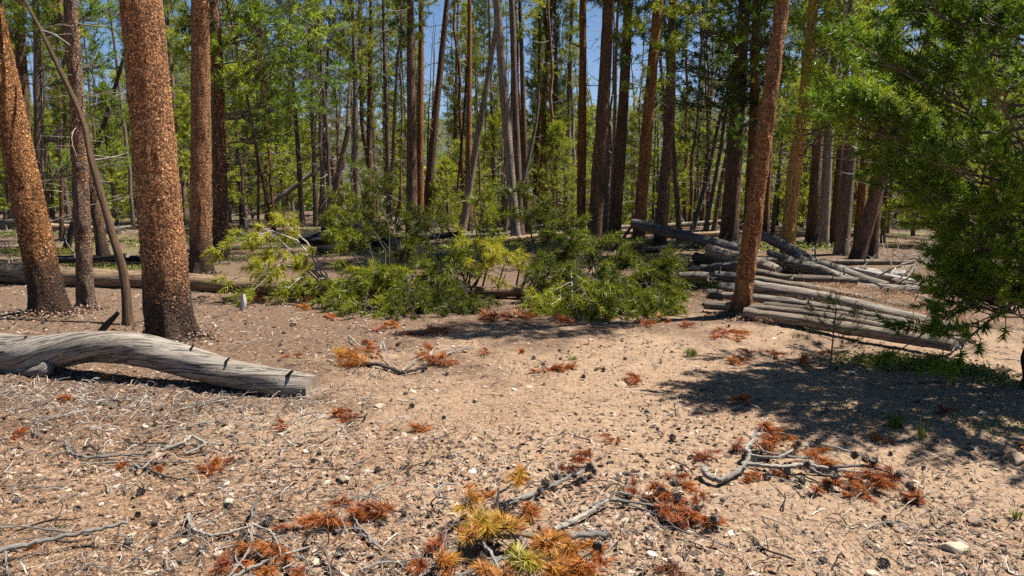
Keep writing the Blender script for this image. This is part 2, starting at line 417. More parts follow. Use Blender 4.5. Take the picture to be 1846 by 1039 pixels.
M['needle_fallen'] = needle_mat('wilting_needles', [(0, (.035, .048, .01)), (.4, (.115, .135, .015)), (.8, (.30, .33, .03)), (1, (.45, .40, .04))])
M['needle_dead'] = needle_mat('dead_needles', [(0, (.15, .075, .045)), (.2, (.26, .075, .03)), (.35, (.38, .105, .032)), (.65, (.52, .205, .045)), (.85, (.62, .37, .06)), (1, (.42, .38, .06))], trans=.3)
M['grass'] = needle_mat('grass_blades', [(0, (.04, .075, .012)), (.5, (.12, .18, .025)), (1, (.30, .30, .06))], trans=.3)
M['leaf'] = needle_mat('ground_leaves', [(0, (.04, .07, .012)), (.5, (.12, .17, .02)), (1, (.27, .27, .04))], trans=.3)
M['stone'] = island_mat('stone', [(0, (.30, .21, .15)), (.4, (.44, .34, .24)), (.75, (.55, .47, .36)), (.9, (.68, .63, .55)), (1, (.42, .28, .24))], bumps=26, obj_random=True)
M['gravel'] = island_mat('gravel', [(0, (.10, .07, .05)), (.3, (.28, .195, .13)), (.75, (.35, .245, .16)), (1, (.41, .31, .215))])
M['litter'] = island_mat('needle_litter', [(0, (.06, .04, .03)), (.35, (.17, .09, .048)), (.65, (.36, .17, .07)), (.9, (.4, .27, .16)), (1, (.46, .38, .3))])
M['sticks'] = island_mat('stick_litter', [(0, (.05, .04, .035)), (.4, (.16, .125, .10)), (.8, (.36, .30, .25)), (1, (.58, .52, .45))])
M['chips'] = island_mat('bark_chips', [(0, (.035, .028, .024)), (.4, (.11, .07, .05)), (.75, (.28, .15, .085)), (1, (.42, .36, .30))])
M['cone'] = island_mat('pine_cone', [(0, (.035, .03, .028)), (.6, (.12, .10, .085)), (1, (.28, .245, .21))])

def ground_mat():
    m, nt, b = mat('forest_floor')
    tc = nd(nt, 'ShaderNodeTexCoord'); v = tc.outputs['Object']
    n1 = noise(nt, v, 1.1, 6, .62); n2 = noise(nt, v, 26, 6, .72); n3 = noise(nt, v, 140, 4, .7)
    sp = nd(nt, 'ShaderNodeSeparateXYZ'); nt.links.new(v, sp.inputs[0])
    sand = ramp(nt, n2, [(.25, (.14, .088, .056)), (.5, (.31, .21, .137)), (.75, (.445, .325, .22))])
    duff = ramp(nt, n2, [(.25, (.045, .029, .02)), (.5, (.13, .082, .053)), (.75, (.25, .165, .108))])
    # bare soil in the clearing, needle duff on the left and under the trees
    wx = mathn(nt, 'MULTIPLY', mathn(nt, 'ADD', sp.outputs[0], .2), -.2); wy = mathn(nt, 'MULTIPLY', mathn(nt, 'SUBTRACT', sp.outputs[1], 5.6), .16)
    k = mathn(nt, 'ADD', mathn(nt, 'ADD', mathn(nt, 'MAXIMUM', wx, -.12), wy), mathn(nt, 'MULTIPLY', mathn(nt, 'SUBTRACT', n1, .5), 2.4))
    kk = ramp(nt, k, [(-.0, (.06, .06, .06)), (.45, (.95, .95, .95))])
    col = mixc(nt, kk, sand, duff)
    col = mixc(nt, 1.0, col, ramp(nt, n3, [(.3, (.62, .6, .58)), (.7, (1.2, 1.18, 1.14))]), 'MULTIPLY')
    green = ramp(nt, noise(nt, v, .55, 5, .65), [(.5, (0, 0, 0)), (.62, (1, 1, 1))])
    far = ramp(nt, mathn(nt, 'MULTIPLY', sp.outputs[1], .01), [(.11, (0, 0, 0)), (.2, (1, 1, 1))])
    gcol = ramp(nt, n2, [(.3, (.05, .06, .018)), (.7, (.19, .19, .06))])
    col = mixc(nt, mathn(nt, 'MULTIPLY', mathn(nt, 'MULTIPLY', green, far), .75), col, gcol)
    vf = ramp(nt, mathn(nt, 'MULTIPLY', sp.outputs[1], .001), [(.06, (0, 0, 0)), (.2, (1, 1, 1))])
    hill = ramp(nt, noise(nt, v, .03, 8, .75), [(.3, (.022, .035, .016)), (.55, (.05, .062, .03)), (.75, (.15, .14, .095))])
    col = mixc(nt, vf, col, hill)
    nt.links.new(col, b.inputs['Base Color']); b.inputs['Roughness'].default_value = .95
    bump(nt, b, mathn(nt, 'ADD', n2, mathn(nt, 'MULTIPLY', n3, .6)), .8, .012)
    return m
M['ground'] = ground_mat()
def mountain_mat():
    m, nt, b = mat('mountain_rock')
    tc = nd(nt, 'ShaderNodeTexCoord'); v = tc.outputs['Object']
    n = noise(nt, v, .005, 9, .65); sp = nd(nt, 'ShaderNodeSeparateXYZ'); nt.links.new(v, sp.inputs[0])
    h = mathn(nt, 'ADD', mathn(nt, 'MULTIPLY', sp.outputs[2], .0021), mathn(nt, 'MULTIPLY', mathn(nt, 'SUBTRACT', n, .5), .5))
    col = ramp(nt, h, [(.35, (.03, .045, .03)), (.6, (.14, .12, .10)), (.78, (.2, .18, .16)), (.86, (.75, .75, .77))])
    nt.links.new(col, b.inputs['Base Color']); return m
M['mountain'] = mountain_mat()

# ------------------------------------------------------------------ ground, far mountains
def axis(lo, f0, f1, hi, step, grow):
    a = list(np.arange(f0, f1 + 1e-6, step)); s = step
    while a[-1] < hi: s *= grow; a.append(a[-1] + s)
    s = step; b = []
    x = f0
    while x > lo: s *= grow; x -= s; b.append(x)
    return np.array(b[::-1] + a)
gx = axis(-2600, -4.6, 4.6, 2600, .034, 1.1); gy = axis(-120, 2.2, 8.6, 3300, .034, 1.055)
X, Y = np.meshgrid(gx, gy, indexing='xy'); Z = groundfine(X, Y)
nx, ny = len(gx), len(gy)
i = np.arange(ny - 1)[:, None] * nx + np.arange(nx - 1)[None]
q = np.stack([i, i + 1, i + 1 + nx, i + nx], -1).reshape(-1, 4)
g = obj('ground', mesh('ground', np.stack([X, Y, Z], -1).reshape(-1, 3), [q], M['ground'])); g['kind'] = 'structure'
g['label'] = 'sandy forest floor strewn with needles, falling away to a wooded valley'

a = np.linspace(-1.1, 1.1, 160); r = np.linspace(0, 1, 24); A, R_ = np.meshgrid(a, r)
D = 3500 + R_ * 1500
ridge = 240 + 200 * np.exp(-((A + .27) / .16) ** 2) + 75 * vnoise(A * 7, 0 * A, 2.) + 34 * vnoise(A * 26, 0 * A, 4.)
prof = sstep(0, .5, R_) * (1 - .25 * sstep(.5, 1, R_))
Zm = -120 + prof * ridge * (1 + .25 * vnoise(A * 22, R_ * 6, 3.)) * 1.15
i = np.arange(23)[:, None] * 160 + np.arange(159)[None]
q = np.stack([i, i + 1, i + 161, i + 160], -1).reshape(-1, 4)
mo = obj('mountains', mesh('mountains', np.stack([np.sin(A) * D, np.cos(A) * D, Zm], -1).reshape(-1, 3), [q], M['mountain'])); mo['kind'] = 'structure'
mo['label'] = 'distant blue mountain range with patches of snow'

# ------------------------------------------------------------------ crown and twig prototypes (shared by the trees)
def crown_mesh(seed, H, Rm, nb, cnt=23, wid=.02, nl=.13, L=.20, ntw=10, open_=0.0, low=0.25, tint=.5, seg=3, mats=None, up0=-12, up1=50):
    rng = rng_(seed); W, R, TP, TD, TT = [], [], [], [], []
    for k in range(nb):
        t = ((k + rng.random()) / nb); z = H * t
        az = k * 2.399 + rng.normal(0, .4)
        prof = (low + (1 - low) * min(1, t / .3)) * (1 - max(0, t - .3) / .7) ** .75 + .06
        ln = Rm * prof * rng.uniform(.6, 1.2)
        el = rad(up0 + (up1 - up0) * t + rng.normal(0, 9))
        d = np.array([math.cos(az) * math.cos(el), math.sin(az) * math.cos(el), math.sin(el)])
        b = bough(rng, (0, 0, z), np.array([0, 0, z]) + d * ln, sag=-.04, ntw=max(3, int(ntw * (.5 + .6 * prof))), twl=.42 * ln + .12, r0=.006 + .009 * ln, t0=.3 + open_)
        W += b[0]; R += b[1]; TP += b[2]; TD += b[3]
        TT += list(np.full(len(b[2]), tint + rng.normal(0, .2)))
    tp = np.array(TP)
    ge = Geo(); V, f = tubes(np.array(W), np.array(R), seg); ge.add(V, [f], 0, True, tint=np.zeros(len(V)))
    # a short leader
    V, f = tubes(np.linspace([0, 0, -.2], [0, 0, H * 1.02], 5)[None], np.linspace(.012 + .007 * H, .01, 5)[None], 6); ge.add(V, [f], 0, True, tint=np.zeros(len(V)))
    V, f, tt = needles(rng, tp, np.array(TD), L, nl, cnt, wid, np.array(TT) + rng.normal(0, .1, len(tp))); ge.add(V, [f], 1, False, tint=tt)
    return ge.build('crown', mats or [M['twig'], M['needle']])

CROWN = [crown_mesh(10 + k, 9.0, 1.35 + .25 * (k % 3), 60 + 8 * (k % 4), tint=.64 + .06 * (k % 3)) for k in range(6)]
YOUNG = [crown_mesh(30 + k, 4.0, 1.05 + .15 * k, 64, cnt=21, wid=.018, nl=.11, L=.2, ntw=7, low=.75, tint=.95, up0=0, up1=55) for k in range(4)]

def snag_mesh(seed, n=34, H=5.0):
    rng = rng_(seed); W, R = [], []
    for k in range(n):
        z = H * (k + rng.random()) / n; az = rng.random() * 6.28; ln = rng.uniform(.25, 1.3) * rng.uniform(.5, 1)
        d = np.array([math.cos(az), math.sin(az), rng.uniform(-.45, .25)]); s = np.linspace(0, 1, 5)[:, None]
        side = np.array([-d[1], d[0], 0])
        Q = np.array([0, 0, z]) + d * ln * s + UP * rng.uniform(-.3, .35) * ln * s ** 2 + side * rng.uniform(-.3, .3) * ln * s ** 2
        W.append(Q); R.append(np.linspace(.011, .003, 5) * rng.uniform(.6, 1.3))
        for j in range(int(ln * 4)):
            b = Q[rng.integers(1, 4)]; e = nrm(d + rng.normal(0, .7, 3)) * rng.uniform(.1, .4)
            W.append(b + e * s + rng.normal(0, .02, (5, 3)) * s); R.append(np.linspace(.005, .002, 5))
    V, f = tubes(np.array(W), np.array(R), 3)
    return mesh('dead_twigs', V, [f], M['sticks'])
SNAG = [snag_mesh(50 + k, 22 + 9 * k) for k in range(4)]

# ------------------------------------------------------------------ trees
def trunk_geo(P, R, seg, rough, seed, mats, flare=.32, cap=None, lump=.04, rscale=7, roots=0.):
    ge = Geo(); L = np.concatenate([[0], np.cumsum(np.linalg.norm(np.diff(P, axis=0), axis=1))])
    RR = R * (1 + flare * np.exp(-L / .22))
    tube(ge, P, RR, seg, 0, cap, rough, rscale, 0, seed, lump, roots=roots)
    return ge, L, RR

def flakes(ge, rng, P, R, dens, size, zmax, mi_split=.5):
    """scales of bark standing off a near trunk"""
    T, N, B = frames(P); L = np.concatenate([[0], np.cumsum(np.linalg.norm(np.diff(P, axis=0), axis=1))])
    area = 2 * math.pi * R.mean() * min(zmax, L[-1]); n = int(area * dens)
    l = rng.random(n) * min(zmax, L[-1]); th = rng.random(n) * 2 * math.pi
    f = np.interp(l, L, np.arange(len(L))); i0 = np.clip(f.astype(int), 0, len(L) - 2); fr = (f - i0)[:, None]
    lerp = lambda A: A[i0] * (1 - fr) + A[i0 + 1] * fr
    c = lerp(P); t = lerp(T); nn = lerp(N); bb = lerp(B); rr = lerp(R[:, None])
    out = nn * np.cos(th)[:, None] + bb * np.sin(th)[:, None]; tan = np.cross(t, out)
    o = c + out * rr * rng.uniform(.97, 1.01, (n, 1))
    w_ = size * rng.uniform(.35, 1., (n, 1)); h_ = size * rng.uniform(.6, 1.7, (n, 1))
    tilt = rng.uniform(.1, .7, (n, 1)); roll = rng.normal(0, .35, (n, 1))
    up = t + roll * tan; sd_ = tan - roll * t; lift_dir = out * tilt
    a = o - sd_ * w_ - up * h_ * .5; b = o + sd_ * w_ - up * h_ * .5
    flip = rng.random((n, 1)) < .5
    la, lb = np.where(flip, lift_dir * w_, 0), np.where(flip, 0, lift_dir * w_)
    V = np.stack([a + la, b + lb, b + up * h_ + lb + out * .003, a + up * h_ * .9 + la], 1)
    dark = l < (.38 + .6 * rng.random(n) ** 1.5)
    for msk, mi in ((~dark, 1), (dark, 2)):
        v = V[msk].reshape(-1, 3); ge.add(v, [np.arange(len(v)).reshape(-1, 4)], mi, False)

TREE_N = [0]
GRP = 'standing pines in the clearing and the wood'
def pine(label, base, ref, wpx, H=14.0, hb=5.0, bark='bark_orange', crown=None, snag=None, near=False, Yd=None, group=GRP, cscale=None, name='pine_tree', ctrl=None, snag_s=1.0, dens=3200, fl=.0105):
    """base, ref: photo pixels low and high on the trunk; wpx: trunk width in pixels low down"""
    TREE_N[0] += 1; n = TREE_N[0]; rng = rng_(1000 + n)
    if Yd is None:
        d = ray(*base); Yd = d[1] * CAMZ / -d[2]
    p = at(base[0], base[1], Yd); p[2] = float(groundz(p[0], p[1])) - .06
    r0 = wpx * .5 / F * Yd
    if ctrl: pts = [p] + [at(x, y, Yd + dy) for x, y, dy in ctrl]
    else:
        qv = at(ref[0], ref[1], Yd); dv = (qv - p) / (qv[2] - p[2]); dv[1] = rng.normal(0, .012)
        pts = [p, p + dv * H * .25, p + dv * H * .5 + rng.normal(0, .05, 3) * [1, 1, 0], p + dv * H]
    P = spline(pts, 160 if near else 40) - p
    L = np.concatenate([[0], np.cumsum(np.linalg.norm(np.diff(P, axis=0), axis=1))])
    R = r0 * (1 - .86 * (L / L[-1]) ** 1.1)
    e = thing(name, label, 'tree', p, group)
    ge, L, RR = trunk_geo(P, R, 56 if near else 14, .016 if near else .006, n * 1.7, None, flare=.3, roots=.22 if near else .1)
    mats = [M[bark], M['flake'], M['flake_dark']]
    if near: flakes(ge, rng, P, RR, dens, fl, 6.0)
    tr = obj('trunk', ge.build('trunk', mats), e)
    if crown is not None:
        me, s = crown; s = s or (L[-1] - hb) / 9.0
        k = np.searchsorted(L, hb); c = P[min(k, len(P) - 2)]; dv = Vector(P[-1] - c)
        qt = Vector((0, 0, 1)).rotation_difference(dv) @ Euler((0, 0, rng.random() * 6.28)).to_quaternion()
        obj('crown', me, e, c, qt.to_euler(), (s * .8, s * .8, s))
    if snag is not None:
        k = np.searchsorted(L, .9); c = P[k]; dv = Vector(P[min(k + 15, len(P) - 1)] - c)
        qt = Vector((0, 0, 1)).rotation_difference(dv) @ Euler((0, 0, rng.random() * 6.28)).to_quaternion()
        obj('dead_twigs', SNAG[snag % 4], e, c, qt.to_euler(), (snag_s, snag_s, max(.4, (hb - .9) / 5.0)))['kind'] = 'stuff'
    return e, p, P

C = lambda k, s=None: (CROWN[k % 6], s)
# near pines on the left
pine('thick orange-barked pine leaning left at the far left edge', (95, 584), (18, 220), 55, 13, 5.5, crown=C(0), near=True)
pine('slim scaly grey-brown pine between the leaning pine and the bent pole', (156, 566), (130, 20), 28, 11, 4.6, 'bark_grey', C(1), near=True, snag=1, dens=3000, fl=.009)
pine('thickest orange-barked pine standing behind the curved grey log', (309, 617), (258, 0), 78, 15, 6.0, crown=C(2), near=True)
e, p, P = pine('thin bare brown pole, bent and leaning left against the slim pine', (232, 598), None, 17, bark='brown_wood', near=False,
     ctrl=[(224, 500, .05), (196, 400, .1), (168, 300, .2), (148, 215, .3), (100, 110, .35), (72, 52, .4), (42, -5, .45), (-20, -120, .5)], name='dead_pole')
ge = Geo(); Q = np.array([at(75, 56, 7.9 + .4), at(95, 62, 8.25), at(112, 72, 8.2), at(127, 83, 8.15)]) - p; tube(ge, spline(Q, 12), np.linspace(.016, .008, 12), 8); obj('side_branch', ge.build('side_branch', M['branch_grey']), e)
pine('straight dark orange pine, front one of the pair right of the thickest pine', (362, 496), (363, 0), 37, 15, 4.8, crown=C(3), near=True, dens=1800, fl=.012)
pine('brown scaly pine tight behind the right side of the straight dark pine', (399, 462), (386, 0), 27, 15, 3.6, 'bark_brown', C(4), snag=2, near=True, dens=1500, fl=.012)

# middle and rear trunks: label, base px, upper px, width px, H, crown start, bark, crown no., snag
T = [
 ('dark pine trunk behind the top of the leaning pine', (52, 440), (42, 0), 25, 14, 4.6, 'bark_brown', 5, None),
 ('brown pine right beside the dark trunk at the far left', (74, 446), (64, 0), 18, 13, 5.0, 'bark_grey', 0, 0),
 ('thin brown pine between the leaning pine and slim pine, far back', (110, 428), (111, 180), 8, 9, 3.4, 'bark_brown', 1, 1),
 ('dark trunk tilting right behind the slim pine', (117, 441), (150, 350), 12, 7, 4.2, 'dark_wood', None, 1),
 ('scaly brown pine tilting left behind the bent pole', (186, 451), (162, 310), 19, 12, 4.4, 'bark_brown', 2, 2),
 ('thin pine with a dark needle clump half way up, behind the yellow-green boughs', (487, 408), (478, 180), 11, 9, 4.2, 'bark_orange', 3, 0),
 ('slender pale-sided pole right of the thin pine with a dark clump', (545, 411), (532, 180), 10, 10, 5.6, 'bark_grey', 4, 2),
 ('slender forked-looking pine rising from the dark log heap', (570, 413), (562, 120), 10, 11, 5.2, 'bark_grey', 5, 1),
 ('grey trunk next to the heap, tilted slightly right', (577, 412), (592, 130), 9, 10, 5.4, 'bark_grey', 0, 3),
 ('thin brown pine left of the heap with bare twigs', (437, 410), (428, 250), 8, 9, 3.5, 'bark_brown', 1, 3),
 ('thin grey pole behind the pair of dark orange pines', (414, 405), (408, 240), 7, 10, 4.0, 'bark_grey', 2, 2),
 ('brown pine with an orange scar at its top, above the fallen crown', (645, 412), (632, 30), 13, 13, 5.2, 'bark_grey', 3, 0),
 ('straight dark brown pine right of the scarred pine', (664, 408), (669, 0), 13, 13, 4.0, 'bark_brown', 4, 2),
 ('shadowed grey-brown trunk left of the close-standing twin pines', (702, 410), (692, 40), 11, 12, 3.2, 'bark_grey', 5, 2),
 ('short broken brown stub left of the twin pines', (716, 417), (721, 305), 11, 2.6, 2.6, 'bark_brown', None, None),
 ('left and thicker of the two close-standing twin pines', (742, 424), (742, 0), 21, 15, 5.6, 'bark_brown', 0, None),
 ('right and thinner of the two close-standing twin pines', (757, 422), (757, 0), 15, 14, 5.2, 'bark_orange', 1, None),
 ('brown pine leaning right, just right of the twin pines', (764, 418), (801, 50), 16, 13, 4.6, 'bark_brown', 2, 2),
 ('short brown-barked pine between two leaning trunks', (817, 402), (824, 105), 10, 11, 3.6, 'bark_brown', 3, 2),
 ('dark orange pine with a bright green tuft, mid-wood', (845, 414), (845, 0), 14, 13, 3.6, 'bark_orange', 4, None),
 ('grey trunk leaning right to touch the tall pale leaner', (832, 426), (892, 50), 15, 10, 6.5, 'bark_pale', None, 0),
 ('thin brown pine in the gap left of the pale leaner', (893, 400), (884, 100), 9, 12, 4.5, 'bark_brown', 5, 2),
 ('tall smooth pale grey pine leaning left', (931, 446), (894, 0), 18, 15, 6.2, 'bark_pale', 0, None),
 ('speckled tan pine against the right side of the pale leaner', (938, 432), (921, 0), 15, 14, 6.0, 'bark_grey', 1, None),
 ('brown pine, last of the tight group of three with the pale leaner', (951, 424), (936, 0), 12, 14, 5.8, 'bark_brown', 2, None),
 ('dark pine behind a thin slanting grey pole', (966, 402), (970, 0), 12, 12, 3.6, 'bark_brown', 3, 1),
 ('orange pine leaning right, crossing the dark pine low down', (970, 404), (996, 40), 13, 12, 4.4, 'bark_orange', 4, 1),
 ('brown pine with a bright green tuft across it', (1007, 404), (1000, 0), 12, 12, 3.4, 'bark_brown', 5, 1),
 ('dark shaded pine right of the trunk with the green tuft', (1019, 404), (1031, 0), 12, 12, 3.2, 'bark_grey', 0, 2),
 ('straight orange pine left of the thickest leaning mid pine', (1047, 452), (1051, 60), 17, 14, 4.2, 'bark_orange', 1, 1),
 ('thickest mid-wood pine, leaning slightly right', (1068, 467), (1101, 0), 27, 16, 5.2, 'bark_brown', 2, None),
 ('slim grey pine half hidden behind the thickest mid pine', (1089, 446), (1095, 150), 12, 12, 5.0, 'bark_grey', 3, 1),
 ('thin pale-edged pine between two brown mid pines', (1099, 440), (1113, 120), 9, 11, 4.8, 'bark_pale', 4, 1),
 ('brown pine leaning right beside the thickest mid pine', (1106, 454), (1137, 0), 23, 15, 4.6, 'bark_brown', 5, None),
 ('orange-brown pine behind the raised tip of the long dark log', (1148, 468), (1186, 0), 24, 15, 3.6, 'bark_orange', 0, None),
 ('brown pine with a dead curling branch, right of the raised log tip', (1188, 458), (1226, 0), 23, 14, 4.4, 'bark_brown', 1, 3),
 ('slender dark leaning-left trunk behind the log pile', (1226, 442), (1212, 255), 11, 8, 4.6, 'bark_grey', None, 2),
 ('thin dark pole slanting right, behind the long dark log', (1246, 424), (1286, 275), 9, 8, 4.2, 'dark_wood', None, 1),
 ('second thin dark pole slanting right behind the log pile', (1268, 430), (1311, 205), 8, 9, 4.6, 'dark_wood', None, 1),
 ('short grey pole slanting right next to the thick pile pine', (1286, 420), (1304, 300), 9, 6, 4.0, 'bark_grey', None, 2),
 ('thick brown pine standing directly behind the log pile', (1313, 444), (1334, 130), 32, 15, 3.4, 'bark_brown', 2, None),
 ('orange pine behind the thick pile pine, partly hidden by the pole pine', (1348, 448), (1362, 170), 21, 14, 3.2, 'bark_orange', 3, None),
 ('slim orange pine showing right of the pole pine', (1378, 440), (1388, 250), 13, 13, 3.6, 'bark_orange', 4, 0),
 ('shaded brown pine, first in the row behind the pale log poles', (1462, 446), (1471, 330), 21, 13, 3.0, 'bark_brown', 5, None),
 ('pale grey pine, second in the row behind the log poles', (1484, 450), (1489, 350), 18, 13, 3.0, 'bark_pale', 0, None),
 ('narrow brown pine, third in the row behind the log poles', (1500, 448), (1508, 350), 13, 12, 3.0, 'bark_brown', 1, None),
 ('grey-brown pine with sunlit edge behind the bleached knotty log', (1516, 464), (1526, 350), 25, 13, 2.8, 'bark_grey', 2, None),
 ('dim orange pine right of the sunlit-edged pine', (1545, 462), (1553, 360), 17, 12, 2.6, 'bark_orange', 3, None),
 ('dark brown pine, last before the big green boughs', (1566, 470), (1578, 360), 26, 13, 2.6, 'bark_brown', 4, None),
 ('dark pine leaning hard right above the sunlit boughs', (1540, 480), (1690, 0), 26, 12, 4.8, 'bark_brown', None, 1),
 ('orange pine showing in gaps of the big right-hand tree', (1786, 470), (1800, 150), 17, 12, 3.0, 'bark_orange', None, 0),
]
for j, (lab, b_, r_, wp, H, hb, bk, cr, sn) in enumerate(T):
    if cr is not None and ((j % 3 and 690 < b_[0] < 1140) or b_[0] > 1440): hb = .62 * H
    pine(lab, b_, r_, wp, H * (.85 if hb < .5 * H else 1), hb, bk, None if cr is None else C(cr + j), sn, name='pine_tree' if cr is not None else 'dead_tree')

def hang(lab, targets, seed, tint, nm='needle_green'):
    e = [o_ for o_ in bpy.data.objects if o_.get('label') == lab][0]; p = np.array(e.location); tr_ = [c_ for c_ in e.children if c_.name.startswith('trunk')][0]
    Vt = np.empty(len(tr_.data.vertices) * 3, np.float32); tr_.data.vertices.foreach_get('co', Vt); Vt = Vt.reshape(-1, 3) + p; lst = []
    for x, y, dy in targets:
        en = at(x, y, p[1] + dy); a = Vt[np.abs(Vt[:, 2] - (en[2] - .25)) < .4]; a = a.mean(0) if len(a) else p + [0, 0, en[2]]; a[2] = en[2] - .15; lst.append((a, en, .02, 1.6))
    bough_part(e, p, seed, lst, 30, .018, .11, .2, M[nm], M['twig'], tint, 17, .75, .018, (1., .62))
HANG = [('brown scaly pine tight behind the right side of the straight dark pine', [(432, 30, .2), (475, 62, -.3), (530, 110, .4), (445, 150, -.4), (505, 205, .2), (570, 70, -.2), (560, 190, -.5), (470, 255, .3), (540, 20, .2), (440, 215, .6), (600, 140, .1)], 41, .72),
 ('brown pine right beside the dark trunk at the far left', [(20, 60, .2), (8, 140, -.3), (112, 150, .5), (190, 118, .2), (205, 215, -.2), (92, 255, .4), (28, 235, -.4), (170, 40, .3), (100, 60, -.4), (215, 300, .2), (120, 320, .5), (230, 30, .5)], 42, .68),
 ('thick brown pine standing directly behind the log pile', [(1225, 125, -1.), (1262, 60, -1.5), (1282, 190, -1.), (1300, 255, -1.5), (1218, 185, .2), (1392, 70, -1.5), (1400, 150, -.5), (1345, 30, -1.5), (1240, 20, .3), (1270, 130, -2.), (1180, 90, .3), (1350, 220, -1.5), (1400, 250, -.6)], 43, .38)]  # low tint paints these shaded boughs darker
# the bare pole pine in front of the log pile and the golden one behind it
pine('slim bare orange pole pine leaning right in front of the log pile', (1334, 574), (1410, 0), 33, 9.0, 4.1, 'bark_tan', C(3, .58), near=True, dens=1800, fl=.008)

def bough_part(e, p, seed, lst, cnt, wid, nl, L, nmat, wmat, tint, ntw=12, twl=.5, r0=.014, tuft_at=(1., .78, .55, .35), lift=.3, name='bough', jit=.1, t0=.22, droop=0.):
    for k, (a, b, sag, sc_) in enumerate(lst):
        rng = rng_(seed * 100 + k)
        W, R, TP, TD = bough(rng, a, b, sag, int(ntw * sc_), twl * sc_, r0, tuft_at, lift, t0)
        V, f = tubes(np.array(W) - p, np.array(R), 5)
        o = obj(name, mesh(name, V, [f], wmat), e)
        V, f, tt = needles(rng, np.array(TP) - p, nrm(np.array(TD)) - [0, 0, droop], L, nl, cnt, wid, tint + rng.normal(0, jit) + rng.normal(0, .08, len(TP)))
        obj('needles', mesh('needles', V, [f], nmat, smooth=False, attrs={'tint': tt}), o)

def bushy(label, base, ref, wpx, H, bark, hs, seed, ln, cnt, wid, nl, L, tint, ntw, twl, nb, up=(0., .55), extra=(), top=None, tuft_at=(1., .7, .4), prof=None, azr=None, nm='needle'):
    """a pine whose low green boughs are seen one by one"""
    e, p, P = pine(label, base, ref, wpx, H, hs[1], bark, C(seed, top) if top else None, near=True, dens=900, fl=.01)
    rng = rng_(seed + 77); lst = []
    LL = np.linalg.norm(P, axis=1)
    for k in range(nb):
        t = (k + rng.random()) / nb; h = hs[0] + (hs[1] - hs[0]) * t
        c = P[min(np.searchsorted(LL, h), len(P) - 1)] + p; az = rng.uniform(*azr) if azr else k * 2.399 + rng.normal(0, .3); l = rng.uniform(*ln) * (1.08 - .4 * t)
        if prof: l = rng.uniform(*ln) * np.interp(h, *prof)
        d = np.array([math.sin(az), math.cos(az), rng.uniform(*up) + .3 * t])
        lst.append((c, c + d * l, rng.uniform(-.12, -.02), rng.uniform(.85, 1.2) * (1 - .3 * t)))
    for h, (x, y, Yd) in extra:
        lst.append((P[np.searchsorted(LL, h)] + p, at(x, y, Yd), .05, .55))
    bough_part(e, p, seed, lst, cnt, wid, nl, L, M[nm], M['twig'], tint, ntw, twl, tuft_at=tuft_at)
    return e, p, P
for hg in HANG: hang(*hg)
bushy('golden-brown pine rising from the log pile into sunlit green boughs', (1416, 494), (1432, 300), 27, 7.5, 'bark_gold', (2.0, 6.6), 5, (1.2, 2.7), 34, .017, .10, .18, .92, 24, .6, 52, tuft_at=(1., .62), azr=(.5, 3.6), nm='needle_green')
bushy('big full green pine filling the right edge, boughs to the ground', (1862, 694), (1868, 300), 30, 3.9, 'bark_brown', (.6, 3.0), 6, (.85, 1.1), 66, .0105, .08, .14, .56, 21, .5, 72, up=(-.02, .35), tuft_at=(1., .6), nm='needle_green',
      prof=([.5, .9, 1.3, 1.6, 2.0, 2.4, 2.8, 3.2], [.3, .42, .9, 1.35, 1.5, 1.1, .6, .25]), extra=[(.8, (1610, 640, 5.6)), (.8, (1700, 650, 5.3))])

